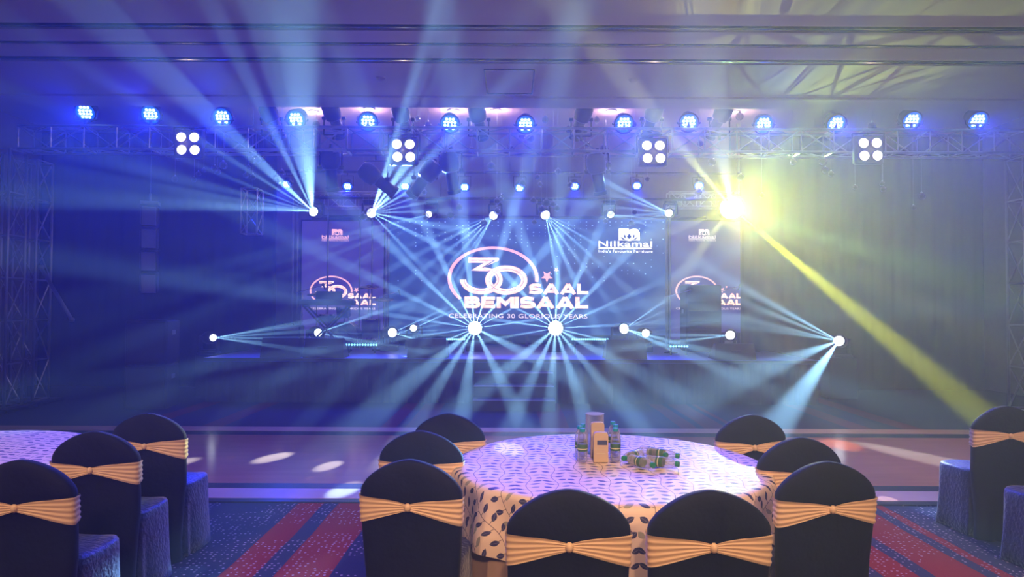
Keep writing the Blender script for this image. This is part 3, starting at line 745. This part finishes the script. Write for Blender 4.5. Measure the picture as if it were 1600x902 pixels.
# narrow audience beams that leave light patches on floor and chairs (from the front truss)
def patch(px, py, z, src, cone, en, c):
    d = (at(px, py, 10)-CAM); q = CAM+d*((z-1.66)/d.z)
    lamp('patch_light', 'SPOT', src, en, c, None, q, cone, .3)
SRC = Vector((-3.2, 10.6, 4.1))
for px, py in ((358, 717), (435, 706), (477, 710), (496, 721), (484, 750)):
    patch(px, py, 0, Vector((-1.5, 10.4, 4.0)), .55, 420, (.75, .9, 1))
patch(415, 803, 0, Vector((-1.5, 10.4, 4.0)), 1.2, 700, (.5, .9, 1))
patch(1388, 784, 0, Vector((4.3, 10.4, 4.0)), 1.5, 2200, (1, .95, .9))
patch(795, 700, .77, Vector((-1.0, 10.4, 4.0)), 1.6, 900, (.8, .9, 1))
patch(322, 830, .2, Vector((-1.0, 8.4, 4.0)), 2.4, 900, (.4, .8, 1))
patch(1480, 722, .46, Vector((3.2, 10.4, 4.0)), 1.8, 900, (.4, .7, 1))

# ------------------------------------------------------------------ hanging glass baubles
m = bpy.data.materials.new('bauble_glass'); m.use_nodes = True; t = m.node_tree; t.nodes.clear()
out = N(t, 'ShaderNodeOutputMaterial'); mx = N(t, 'ShaderNodeMixShader'); lw = N(t, 'ShaderNodeLayerWeight'); lw.inputs[0].default_value = .35
tr = N(t, 'ShaderNodeBsdfTransparent'); tr.inputs[0].default_value = (.50, .50, .58, 1); gl = N(t, 'ShaderNodeBsdfGlossy'); gl.inputs['Roughness'].default_value = .06
gl.inputs[0].default_value = (.9, .9, 1, 1)
t.links.new(lw.outputs['Facing'], mx.inputs[0]); t.links.new(tr.outputs[0], mx.inputs[1]); t.links.new(gl.outputs[0], mx.inputs[2]); t.links.new(mx.outputs[0], out.inputs[0])
M_bauble = m
def make_bauble():
    e = empty('glass_bauble', (0, 0, -50), 0, 'clear glass bauble hanging on a thin wire from the stage ceiling recess', 'bauble', 'hanging glass baubles over the stage')
    pr = [(.055*math.sin(R(a)), -.055*math.cos(R(a))) for a in range(6, 180, 14)]
    MB().lathe(pr, 14).build('globe', M_bauble, e, True)
    MB().lathe([(.014, .052), (.014, .066), (.004, .07)], 8).build('cap', M_alu, e)
    MB().tube((0, 0, .06), (0, 0, 1.0), .0012, 4, cap=False).build('wire', M_alu, e)
    return e
random.seed(11)
pb = make_bauble(); first = True
spots = []
for k in range(118):
    if k < 84: px, py = random.gauss(800, 190), random.uniform(182, 352)
    elif k < 104: px, py = random.uniform(215, 490), random.uniform(242, 285)
    else: px, py = random.uniform(1150, 1420), random.uniform(180, 300)
    Yb = random.uniform(11.5, 12.8)
    q = at(min(max(px, 215), 1440), py, Yb)
    if q.z > CE2-.2: continue
    spots.append(q)
for q in spots:
    o = pb if first else copy_tree(pb); first = False
    o.location = q; s = random.uniform(.8, 1.35); o.scale = (s, s, s)
    sx_ = 800+(q.x/q.y)*F_PX; sy_ = 477-(q.z-1.66)/q.y*F_PX
    if sx_ < 495: o['label'] = 'small glass bauble hanging below the truss left of the stage, near the first blinder'; o['group'] = 'glass baubles left of the stage'
    elif sx_ > 1145: o['label'] = 'small glass bauble hanging right of the yellow light, near the last blinder'; o['group'] = 'glass baubles right of the stage'
    elif sy_ < 222: o['label'] = 'glass bauble hanging high among the spotlights above the front truss'; o['group'] = 'glass baubles above the truss'
    elif sy_ < 262: o['label'] = 'glass bauble hanging level with the lattice of the front truss'; o['group'] = 'glass baubles behind the truss'
    else: o['label'] = 'glass bauble hanging below the front truss above the video wall'; o['group'] = 'glass baubles above the video wall'
    for ch in o.children:
        if ch.name.startswith('wire'):
            ch.location = (0, 0, .06*(1-(CE2-q.z-.06*s)/(.94*s))); ch.scale = (1, 1, (CE2-q.z-.06*s)/(.94*s))

# ------------------------------------------------------------------ PA on the left: line array and subwoofers
LX = at(234, 380, 11.3).x
zt0 = at(234, 316, 11.3).z
e = empty('line_array_speaker', (LX, 11.3, zt0), R(18), 'black four-box line array hanging at the left of the stage', 'speaker')
fl = MB().box((0, 0, -.02), (.26, .24, .05)); fl.tube((0, 0, 0), (0, 0, .14), .02, 8); fl.build('flying_frame', M_pipe, e)
MB().tube((0, 0, .14), (0, 0, CE2-zt0), .006, 6).build('chain', M_pipe, e)
z = -.06; y = 0; ang = 0
for k in range(4):
    h = .36; rot = Matrix.Rotation(R(ang), 3, 'X')
    c = Vector((0, y, z-h/2))
    b = MB().box(c, (.25, .22, h-.02), rot, .02).build('array_box', M_case, e)
    MB().box(c+rot @ Vector((0, -.114, 0)), (.21, .008, h-.06), rot, .004).build('grille', M_pipe, b)
    MB().box(c+rot @ Vector((-.128, 0, 0)), (.008, .16, h-.10), rot, .004).build('side_rail', M_pipe, b)
    z -= h*math.cos(R(ang)); y += h*math.sin(R(ang))*.6; ang += 5
SXp = at(239, 550, 11.1).x
for k, nm in enumerate(('lower', 'upper')):
    e = empty('subwoofer', (SXp, 11.1, .70*k), R(8), '%s black subwoofer cabinet stacked under the line array' % nm, 'speaker', 'stacked subwoofers left of the stage')
    MB().box((0, 0, .35), (.62, .6, .69), bev=.02).build('cabinet', M_case, e)
    MB().box((0, -.305, .35), (.54, .015, .60), bev=.004).build('grille', M_black, e)
    for s_ in (-1, 1): MB().box((s_*.312, 0, .5), (.01, .16, .07), bev=.003).build('handle', M_pipe, e)
SX2 = at(1311, 560, 12.6)
for px, nm in ((333, 'left'), (1311, 'right')):
    q = at(px, 560, 12.6)
    e = empty('light_plinth', (q.x, 12.62, 0), 0, 'black square plinth under the %s side beam light' % nm, 'plinth')
    MB().box((0, 0, ST/2), (.5, .4, ST-.01), bev=.01).build('plinth_box', M_case, e)
    MB().box((0, 0, .02), (.54, .3, .03)).build('plinth_foot', M_black, e)

# ------------------------------------------------------------------ band gear on the stage
M_drum = mat('drum_shell', (.05, .05, .30), .25); M_skin = mat('drum_skin', (.25, .22, .3), .5); M_cym = mat('cymbal_brass', (.55, .40, .22), .25, .9); M_chr = mat('chrome', (.6, .6, .65), .15, 1)
def T4(x, y, z, rx=0): return Matrix.Translation((x, y, z)) @ Matrix.Rotation(R(rx), 4, 'X')
DK = at(535, 500, 14.0)
def drum(name, x, y, z, r, h, rx, label, legs=True):
    e = empty(name, (DK.x+x, 14.0+y, ST), 0, label, 'drum', 'the drum kit')
    MB().lathe([(r, -h/2), (r, h/2)], 24, T4(0, 0, z, rx)).build('shell', M_drum, e, 40)
    MB().lathe([(r+.006, h/2-.02), (r+.006, h/2+.012), (r-.01, h/2+.012)], 24, T4(0, 0, z, rx)).build('hoop', M_chr, e, 40)
    MB().lathe([(r-.012, h/2+.001), (r-.02, h/2+.006), (.01, h/2+.006)], 24, T4(0, 0, z, rx)).build('drum_head', M_skin, e)
    lg = MB()
    for k in range(3):
        a = R(90+120*k); zz = z-h*.3 if rx < 60 else z
        lg.tube((r*math.cos(a)*.9, r*math.sin(a)*.6, zz), (r*1.35*math.cos(a), r*1.1*math.sin(a), .01), .010, 6)
    lg.build('stand', M_chr, e)
drum('bass_drum', .08, 0, .29, .27, .42, 90, 'blue bass drum low in the middle of the drum kit')
drum('floor_tom', .55, .15, .42, .19, .38, 0, 'blue floor tom at the right of the drum kit')
drum('snare_drum', -.38, .25, .62, .17, .15, 0, 'snare drum at the left of the drum kit')
drum('rack_tom', .02, -.02, .78, .14, .22, 20, 'small blue tom mounted over the bass drum')
def cymbal(x, y, z, r, label):
    e = empty('cymbal', (DK.x+x, 14.0+y, ST), 0, label, 'cymbal', 'cymbals of the drum kit')
    MB().lathe([(r, -.012), (r*.4, .004), (.05, .012), (.03, .035), (.005, .038)], 24, T4(0, 0, z, 12)).build('plate', M_cym, e, True)
    s_ = MB().tube((0, 0, .25), (0, 0, z+.05), .010, 6)
    for k in range(3): a = R(120*k+30); s_.tube((0, 0, .45), (.25*math.cos(a), .25*math.sin(a), .012), .008, 6)
    s_.build('stand', M_chr, e)
cymbal(.45, .35, 1.28, .22, 'raised crash cymbal at the right of the drum kit')
cymbal(-.55, .1, 1.12, .20, 'cymbal at the left of the drum kit')
cymbal(.85, -.05, 1.02, .20, 'low ride cymbal on the far right of the drum kit')
# keyboard station
KB = at(508, 480, 13.0)
e = empty('keyboard_stand', (KB.x, 13.15, ST), 0, 'black cross-legged keyboard stand before the left screen', 'stand')
ks = MB()
for y_ in (-.14, .14):
    ks.tube((-.42, y_, .02), (.40, y_, .86), .018); ks.tube((.42, y_, .02), (-.40, y_, .86), .018)
ks.tube((-.42, -.2, .02), (-.42, .2, .02), .018); ks.tube((.42, -.2, .02), (.42, .2, .02), .018); ks.build('leg_frame', M_black, e)
for x_ in (-.40, .40): MB().tube((x_, -.2, .87), (x_, .2, .87), .018).build('support_bar', M_black, e)
e = empty('keyboard', (KB.x, 13.15, ST+.89), 0, 'long black stage keyboard resting on its crossed stand', 'keyboard')
MB().box((0, 0, .05), (1.02, .32, .10), bev=.015).build('body', M_case, e)
kk = MB()
for k in range(36): kk.box((-.47+k*.0265, -.03, .105), (.024, .18, .012))
kk.build('keys', M_skin, e)
MB().box((0, .13, .19), (.5, .02, .16), Matrix.Rotation(R(-12), 3, 'X')).build('music_rest', M_case, e)
def mic(px, Y, h, label):
    q = at(px, 500, Y); e = empty('microphone_stand', (q.x, Y, ST), 0, label, 'microphone stand')
    MB().lathe([(.13, 0), (.13, .015), (.02, .03)], 16).build('base', M_black, e)
    MB().tube((0, 0, .02), (0, 0, h), .010, 6).build('pole', M_chr, e)
    MB().tube((-.12, 0, h-.02), (.38, 0, h+.12), .007, 6).build('boom', M_chr, e)
    MB().lathe([(.012, -.16), (.016, -.02), (.028, 0), (.028, .03), (.01, .05)], 10, T4(.40, 0, h+.13, 60)).build('microphone', M_black, e)
mic(472, 13.3, 1.15, 'boom microphone stand at the left of the keyboard')
mic(592, 13.8, 1.05, 'boom microphone stand right of the drum kit')
mic(1048, 13.4, 1.1, 'boom microphone stand left of the right equipment rack')
mic(1126, 14.0, 1.2, 'boom microphone stand right of the equipment rack')
# equipment rack at right
q0, q1 = at(1069, 445, 13.9), at(1124, 445, 13.9)
e = empty('equipment_rack', ((q0.x+q1.x)/2, 14.0, ST), 0, 'tall dark equipment rack before the right side screen', 'equipment rack')
RH = q0.z-ST; RWd = q1.x-q0.x
MB().box((0, 0, RH/2), (RWd, .5, RH-.01), bev=.02).build('case', M_case, e)
for k in range(6): MB().box((0, -.256, .14+k*(RH-.2)/6), (RWd*.84, .012, (RH-.2)/6-.03), bev=.003).build('rack_unit', M_black, e)
for s_ in (-1, 1): MB().box((s_*(RWd/2+.005), 0, RH*.6), (.01, .16, .09), bev=.002).build('handle', M_pipe, e)
# small amplifiers left on stage
for px, Y, nm in ((436, 14.2, 'open-framed guitar amplifier at the left edge of the stage'), (452, 13.2, 'small amplifier box just left of the keyboard')):
    q = at(px, 520, Y); e = empty('guitar_amplifier', (q.x, Y, ST), 0, nm, 'amplifier')
    MB().box((0, 0, .26), (.5, .28, .50), bev=.02).build('cabinet', M_case, e); MB().box((0, -.145, .22), (.44, .012, .36), bev=.003).build('grille_cloth', M_black, e)
    MB().box((0, -.145, .45), (.44, .014, .06), bev=.003).build('control_panel', M_pipe, e); MB().path([(-.08, 0, .51), (-.08, 0, .54), (.08, 0, .54), (.08, 0, .51)], .01).build('handle', M_black, e)

# ------------------------------------------------------------------ tables
m, t, p = nt('leaf_print_cloth')
uv = N(t, 'ShaderNodeUVMap'); uv.uv_map = 'UVMap'; sp = N(t, 'ShaderNodeSeparateXYZ'); t.links.new(uv.outputs[0], sp.inputs[0])
U, V = sp.outputs[0], sp.outputs[1]
SPX, SPV = .135, .064
def frac_c(x, s): return mth(t, 'SUBTRACT', mth(t, 'FRACT', mth(t, 'DIVIDE', x, s)), .5)
colid = mth(t, 'FLOOR', mth(t, 'DIVIDE', U, SPX))
ph = mth(t, 'MULTIPLY', colid, 2.4)
vine = mth(t, 'MULTIPLY', mth(t, 'SINE', mth(t, 'ADD', mth(t, 'MULTIPLY', V, 20.0), ph)), .014)
lx = mth(t, 'SUBTRACT', mth(t, 'MULTIPLY', frac_c(U, SPX), SPX), vine)
stem = mth(t, 'LESS_THAN', mth(t, 'ABSOLUTE', lx), .0016)
side = mth(t, 'SIGN', lx)
ax_ = mth(t, 'ABSOLUTE', lx)
Vs = mth(t, 'ADD', mth(t, 'ADD', V, mth(t, 'MULTIPLY', side, SPV*.25)), mth(t, 'MULTIPLY', colid, .031))
ly = mth(t, 'MULTIPLY', frac_c(Vs, SPV), SPV)
# curved twig from the vine out to the leaf
tw_ = mth(t, 'SUBTRACT', ly, mth(t, 'MULTIPLY', mth(t, 'POWER', ax_, .5), .06))
twy = mth(t, 'ADD', tw_, .018)
twig = mth(t, 'MULTIPLY', mth(t, 'LESS_THAN', mth(t, 'ABSOLUTE', twy), .0015), mth(t, 'LESS_THAN', ax_, .03))
# leaf: lens shape rotated 25 degrees, centred at (0.042, -0.005)
ca, sa = math.cos(R(28)), math.sin(R(28))
dx = mth(t, 'SUBTRACT', ax_, .044); dy = mth(t, 'ADD', ly, .004)
rx_ = mth(t, 'ADD', mth(t, 'MULTIPLY', dx, ca), mth(t, 'MULTIPLY', dy, sa)); ry_ = mth(t, 'SUBTRACT', mth(t, 'MULTIPLY', dy, ca), mth(t, 'MULTIPLY', dx, sa))
lens_ = mth(t, 'SUBTRACT', mth(t, 'MULTIPLY', mth(t, 'SUBTRACT', 1, mth(t, 'POWER', mth(t, 'ABSOLUTE', mth(t, 'DIVIDE', rx_, .027)), 2)), .0125), mth(t, 'ABSOLUTE', ry_))
leaf = mth(t, 'GREATER_THAN', lens_, 0)
vein = mth(t, 'LESS_THAN', mth(t, 'ABSOLUTE', ry_), .0008)
rowid = mth(t, 'FLOOR', mth(t, 'DIVIDE', Vs, SPV))
wn = N(t, 'ShaderNodeTexWhiteNoise'); wn.noise_dimensions = '3D'; cb_ = N(t, 'ShaderNodeCombineXYZ')
t.links.new(colid, cb_.inputs[0]); t.links.new(rowid, cb_.inputs[1]); t.links.new(side, cb_.inputs[2]); t.links.new(cb_.outputs[0], wn.inputs[0])
pale = mth(t, 'GREATER_THAN', wn.outputs[0], .72)
lc = mixc(t, pale, (.035, .035, .11), (.36, .33, .24)); lc = mixc(t, mth(t, 'MULTIPLY', vein, .6), lc, (.4, .36, .4))
cc = mixc(t, mth(t, 'MAXIMUM', stem, twig), (.86, .66, .50), (.12, .07, .09)); cc = mixc(t, leaf, cc, lc)
t.links.new(cc, p.inputs['Base Color']); p.inputs['Roughness'].default_value = .55
M_print = m

def table(cx, cy, lab, r=.86, h=.765, seed=1):
    rnd = random.Random(seed)
    t_ = empty('round_table', (cx, cy, 0), 0, 'round banquet table %s' % lab, 'table', 'round banquet tables')
    MB().lathe([(r-.01, h-.03), (r-.01, h-.006), (r-.03, h-.004)], 64).build('tabletop', M_case, t_)
    for k in range(4):
        a = R(45+90*k); MB().tube((.5*math.cos(a), .5*math.sin(a), h-.03), (.55*math.cos(a), .55*math.sin(a), 0), .014).build('leg', M_pipe, t_)
    # plain cloth reaching to the floor
    n = 240; mb = MB(); vs = []; fs = []
    rows = [(r-.004, h-.02, 0), (r+.004, h-.07, .1), (r+.01, h-.2, .35), (r+.012, h-.4, .7), (r+.015, .15, 1), (r+.02, .004, 1.1)]
    for (rr, z, am) in rows:
        for k in range(n):
            a = 2*math.pi*k/n; f = .022*am*(math.sin(a*17+seed)+.5*math.sin(a*29+2))
            vs.append(((rr+f)*math.cos(a), (rr+f)*math.sin(a), z))
    for i in range(len(rows)-1):
        for k in range(n): j = (k+1) % n; fs.append((i*n+k, i*n+j, (i+1)*n+j, (i+1)*n+k))
    mb.add(vs, fs); o = mb.build('floor_cloth', M_under, None, True, (cx, cy, 0)); tag(o, 'plain peach floor-length cloth on the table %s' % lab, 'tablecloth', 'peach floor cloths')
    # square printed overlay
    S = 1.19; rot = R(38); cs, sn = math.cos(rot), math.sin(rot)
    mb = MB(); mb.uv = []; vs = []; fs = []; NR = 46; NA = 240
    for i in range(NR+1):
        for k in range(NA):
            a = 2*math.pi*k/NA; ca_, sa_ = math.cos(a), math.sin(a)
            # rounded square limit in the cloth's own frame
            u, v = ca_*cs+sa_*sn, -ca_*sn+sa_*cs
            lim = S/((abs(u)**5+abs(v)**5)**.2)*.98
            lim = min(lim, r+.41)
            if i <= 22: s = (r-.015)*i/22
            else: s = (r-.015)+(lim-(r-.015))*(i-22)/(NR-22)
            if s <= r-.015: x, y, z = s*ca_, s*sa_, h+.002+.0015*math.sin(x_w(a, s))
            else:
                over = s-(r-.015); b = min(over, .05)/.05
                R_ = .03; th = min(over/R_, math.pi/2)
                rr = (r-.015)+R_*math.sin(th); z = h+.002-R_*(1-math.cos(th)) - max(0, over-R_*math.pi/2)*.99
                rr += .012 + min(1, over/.25)*(.030*math.sin(a*13+seed*2)+.014*math.sin(a*23+1))+.03*min(1, over/.3)
                x, y = rr*ca_, rr*sa_
            vs.append((x, y, z)); mb.uv.append((s*ca_, s*sa_))
    for i in range(NR):
        for k in range(NA): j = (k+1) % NA; fs.append((i*NA+k, i*NA+j, (i+1)*NA+j, (i+1)*NA+k))
    mb.add(vs, fs); o = mb.build('printed_tablecloth', M_print, None, True, (cx, cy, 0)); tag(o, 'leaf-printed pale overlay cloth on the table %s' % lab, 'tablecloth', 'leaf-printed overlay cloths')
def x_w(a, s): return 9*s*math.cos(a)+13*s*math.sin(a)
TC = Vector((.56, 3.98, 0)); TH = .770
table(TC.x, TC.y, 'in the middle foreground with water bottles on it', seed=1)
table(-3.38, 4.02, 'cut off by the left edge of the photo', seed=4)

# ------------------------------------------------------------------ covered banquet chairs
def superell(a, hx, hy, e_=3.2):
    c, s = math.cos(a), math.sin(a)
    return (hx*math.copysign(abs(c)**(2/e_), c), hy*math.copysign(abs(s)**(2/e_), s))
CH = .955
def back_w(z):
    if z > .80: u = (z-.80)/(CH-.80); return .238*(max(0, 1-u**1.7))**.62
    if z > .55: return .232+.006*(z-.55)/.23
    return .206+.026*(z/.55)**2 if z > .1 else .206+.012*(.1-z)/.1
def back_t(z):
    if z > .78: u = (z-.78)/(CH-.78); return .045*(max(0, 1-u**2.6))**.4+.004
    return .046+.012*(1-z/.78)
def back_y(z): return -.20-.05*(z-.45)/.5 if z > .45 else -.20-.02*(.45-z)/.45
def chair():
    e = empty('banquet_chair', (0, 0, 0), 0, '-', 'chair', 'covered banquet chairs')
    n = 48; zs = [0, .02, .12, .25, .38, .5, .6, .7, .78, .80, .815, .83, .86, .885, .905, .92, .932, .942, .949, .9535, CH]
    vs = []; fs = []
    for z in zs:
        for k in range(n):
            a = 2*math.pi*k/n; x, y = superell(a, max(back_w(z), .012), back_t(z))
            f = max(0, (.45-z))/.45; y += f*.012*math.sin(x*60+1)*(1 if y < 0 else 0); y += .003*math.sin(x*23+z*17)
            vs.append((x, back_y(z)+y, z))
    for i in range(len(zs)-1):
        for k in range(n): j = (k+1) % n; fs.append((i*n+k, i*n+j, (i+1)*n+j, (i+1)*n+k))
    fs += [tuple(reversed(range(n))), tuple((len(zs)-1)*n+k for k in range(n))]
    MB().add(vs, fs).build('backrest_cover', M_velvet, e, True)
    # seat with skirt
    vs = []; fs = []; n = 72; rows = [(.004, 1.09), (.1, 1.06), (.22, 1.03), (.34, 1.01), (.42, 1.0), (.452, .985), (.466, .95), (.472, .8), (.474, .4), (.474, .02)]
    for z, s in rows:
        for k in range(n):
            a = 2*math.pi*k/n; x, y = superell(a, .215*s, .205*s, 5)
            f = max(0, .44-z)/.44; d = 1+f*(.045*math.sin(a*7+.5)+.025*math.sin(a*13+2))
            x *= d; y = .03+y*d
            if y < -.155: y = -.155-(abs(y)-.155)*.05
            vs.append((x, y, z+.004*math.sin(x*20+y*16) if .44 < z else z))
    for i in range(len(rows)-1):
        for k in range(n): j = (k+1) % n; fs.append((i*n+k, i*n+j, (i+1)*n+j, (i+1)*n+k))
    fs += [tuple(reversed(range(n))), tuple((len(rows)-1)*n+k for k in range(n))]
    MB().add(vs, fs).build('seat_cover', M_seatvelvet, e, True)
    # sash
    n = 96; nv = 30; vs = []; fs = []; zc = .735
    for k in range(n):
        a = 2*math.pi*k/n; rear = math.sin(a) < 0
        x0, _ = superell(a, back_w(zc), 1)
        u = min(1, abs(x0)/.236)
        if rear: hh = .014+.050*u**.85; cz = zc+.012*(1-u)-.012*u*u
        else: hh = .060; cz = zc-.006
        for v in range(nv+1):
            tt = -1+2*v/nv; z = cz+hh*tt
            x, y = superell(a, back_w(z)+.006, back_t(z)+.006)
            pl = .0022*math.sin(tt*15+math.sin(x*9)*.8)*(.45+.55*u)+(.010*(1-u)**6 if rear else 0)
            sg = -1 if rear else 1
            y += sg*(pl+.003); x += pl*math.copysign(1, x)*.6*(u > .9)
            vs.append((x, back_y(z)+y, z))
    for k in range(n):
        j = (k+1) % n
        for v in range(nv): fs.append((k*(nv+1)+v, j*(nv+1)+v, j*(nv+1)+v+1, k*(nv+1)+v+1))
    MB().add(vs, fs).build('sash', M_sash, e, True)
    kb = MB(); kb.box((0, back_y(.747)-.064, .747), (.030, .026, .038), bev=.010); kb.build('sash_knot', M_sash, e, True)
    return e
pc = chair()
# (px of back centre, distance, rotation deg: 0 = facing the stage, negative = turned right, label)
chairs = [(646, 3.2, -8, 'navy-covered chair with gold sash, nearest on the left side of the middle table'),
          (661, 3.92, -6, 'navy-covered chair second on the left side of the middle table'),
          (704, 4.55, -10, 'navy-covered chair farthest on the left side of the middle table'),
          (889, 2.70, -1, 'navy-covered chair with gold sash before the middle table, left of the front pair'),
          (1106, 2.70, 2, 'navy-covered chair with gold sash before the middle table, right of the front pair'),
          (1286, 3.20, 7, 'navy-covered chair with gold sash, nearest on the right side of the middle table'),
          (1246, 3.78, 8, 'navy-covered chair second on the right side of the middle table'),
          (1171, 4.55, 8, 'navy-covered chair farthest on the right side, its edge lit white'),
          (46, 3.16, 0, 'navy-covered chair cut by the left edge, nearest of the left table'),
          (157, 3.86, 1, 'navy-covered chair second from the left edge at the left table'),
          (238, 4.50, 0, 'navy-covered chair farthest from the camera beside the left table'),
          (1566, 5.0, 2, 'navy-covered chair with gold sash under the yellow beam at the right edge'),
          (1695, 4.22, 3, 'navy-covered chair of which only the blue-lit seat shows at the right edge')]
for i, (px, d, rz, lb) in enumerate(chairs):
    o = pc if i == 0 else copy_tree(pc)
    a = R(rz); x = (px-800)/F_PX*d
    # backrest centre sits .225 behind the origin
    o.location = (x-.225*math.sin(a), d+.225*math.cos(a), 0)
    o.rotation_euler = (0, 0, a); o['label'] = lb

# ------------------------------------------------------------------ things on the table
M_plastic = bpy.data.materials.new('clear_plastic'); M_plastic.use_nodes = True; t = M_plastic.node_tree; t.nodes.clear()
out = N(t, 'ShaderNodeOutputMaterial'); mx = N(t, 'ShaderNodeMixShader'); lw = N(t, 'ShaderNodeLayerWeight'); lw.inputs[0].default_value = .5
tr = N(t, 'ShaderNodeBsdfTransparent'); tr.inputs[0].default_value = (.84, .84, .88, 1); pb_ = N(t, 'ShaderNodeBsdfPrincipled'); pb_.inputs['Base Color'].default_value = (.75, .75, .82, 1); pb_.inputs['Roughness'].default_value = .1
mr = N(t, 'ShaderNodeMapRange', i_1=0, i_2=1, i_3=.05, i_4=.7); t.links.new(lw.outputs['Facing'], mr.inputs[0]); t.links.new(mr.outputs[0], mx.inputs[0])
t.links.new(tr.outputs[0], mx.inputs[1]); t.links.new(pb_.outputs[0], mx.inputs[2]); t.links.new(mx.outputs[0], out.inputs[0])
M_cap = mat('green_cap', (.01, .24, .12), .35); M_capblue = mat('teal_cap', (.01, .30, .42), .3); M_label = mat('green_label', (.05, .14, .06), .4)
M_labw = mat('label_cream', (.7, .68, .45), .5); M_kraft = mat('kraft_card', (.58, .44, .30), .7, noise=.05); M_clab = mat('card_label', (.05, .07, .16), .4)
def bottle(cap):
    e = empty('water_bottle', (0, 0, 0), 0, '-', 'bottle', 'small water bottles on the middle table')
    MB().lathe([(.022, 0), (.028, .006), (.029, .03), (.0275, .036), (.029, .042), (.029, .118), (.0275, .124), (.028, .130), (.024, .150), (.014, .166), (.013, .172)], 20).build('bottle_body', M_plastic, e, True)
    MB().lathe([(.0295, .062), (.0297, .063), (.0297, .100), (.0295, .101)], 20).build('bottle_label', M_label, e, 40)
    MB().lathe([(.0302, .073), (.0302, .078)], 20).build('label_stripe', M_labw, e)
    MB().lathe([(.0155, .170), (.0155, .186), (.014, .189), (.003, .1895)], 18).build('bottle_cap', cap, e, 40)
    return e
def on_table(px, py, z=TH):
    d = at(px, py, 4)-CAM; return CAM+d*((z-1.66)/d.z)
b0 = bottle(M_capblue)
ups = [(910, 722, 'front bottle of the three standing left of the kraft card'), (906, 717, 'middle bottle of the three standing left of the kraft card'), (910.5, 713, 'rear bottle of the three standing left of the kraft card'),
       (961.5, 721, 'front bottle of the three standing right of the kraft card'), (962, 714, 'middle bottle of the three standing right of the kraft card'), (957.5, 708, 'rear bottle of the three standing right of the kraft card')]
for i, (px, py, lb) in enumerate(ups):
    o = b0 if i == 0 else copy_tree(b0)
    o.location = on_table(px, py); o.location.z = TH+.001; o['label'] = 'upright teal-capped '+lb
b1_ = bottle(M_cap); firstb = True
downs = [(974, 716, 993, 711, 'lying green-capped bottle nearest the standing ones'), (1022, 727, 997, 721, 'lying bottle in the front with its green cap toward the right'),
         (1061, 725, 1030, 722, 'lying bottle at the right front with its green cap to the right'), (1042, 711, 1018, 707, 'lying bottle in the middle behind the front ones'), (1061, 712, 1035, 710, 'lying bottle at the right rear of the pile')]
for i, (cx_, cy__, bx, by, lb) in enumerate(downs):
    o = b1_ if i == 0 else copy_tree(b1_)
    c = on_table(cx_, cy__+1, TH+.03); b = on_table(bx, by, TH+.03); d = (c-b); d.z = 0; d.normalize()
    o.rotation_euler = (0, 0, 0)
    o.rotation_mode = 'QUATERNION'; o.rotation_quaternion = d.to_track_quat('Z', 'Y')
    o.location = c-d*.188; o.location.z = TH+.0312; o['label'] = lb
q = on_table(932, 712)
e = empty('glass_holder', (q.x, q.y+.09, TH+.001), 0, 'clear glass cylinder behind the kraft cards on the table', 'vase')
MB().lathe([(.056, 0), (.056, .23), (.053, .23), (.053, .012), (.001, .01)], 32).build('glass_wall', M_plastic, e, 40)
MB().lathe([(.0565, .228), (.0575, .234), (.052, .234)], 32).build('rim', M_plastic, e)
def card(px, py, wd, h, lb, sticker, dy=0):
    q = on_table(px, py); e = empty('kraft_card_holder', (q.x, q.y+dy, TH+.001), 0, lb, 'menu holder', 'kraft holders on the middle table')
    d_ = .035; hw = wd/2; vs = []
    prof = [(-hw, 0), (hw, 0), (hw, h-.015), (hw-.004, h-.005), (hw-.015, h), (-hw+.015, h), (-hw+.004, h-.005), (-hw, h-.015)]
    mb = MB(); n = len(prof)
    mb.add([(x, -d_/2, z) for x, z in prof]+[(x, d_/2, z) for x, z in prof], [tuple(range(n)), tuple(reversed(range(n, 2*n)))]+[(k, (k+1) % n, n+(k+1) % n, n+k) for k in range(n)])
    mb.build('box_body', M_kraft, e)
    if sticker:
        MB().box((.006, -d_/2-.001, h*.66), (wd*.68, .002, .026), bev=.0005).build('printed_label', M_clab, e)
        MB().box((.0, -d_/2-.001, h*.30), (wd*.6, .0012, .002)).box((.0, -d_/2-.001, h*.42), (wd*.7, .0012, .0015)).build('crease', M_labw, e)
card(938.5, 722, .082, .168, 'front kraft holder with a dark blue label on it', True)
card(934, 716, .078, .205, 'plain kraft holder standing behind the labelled one', False, .02)
bpy.context.view_layer.update()
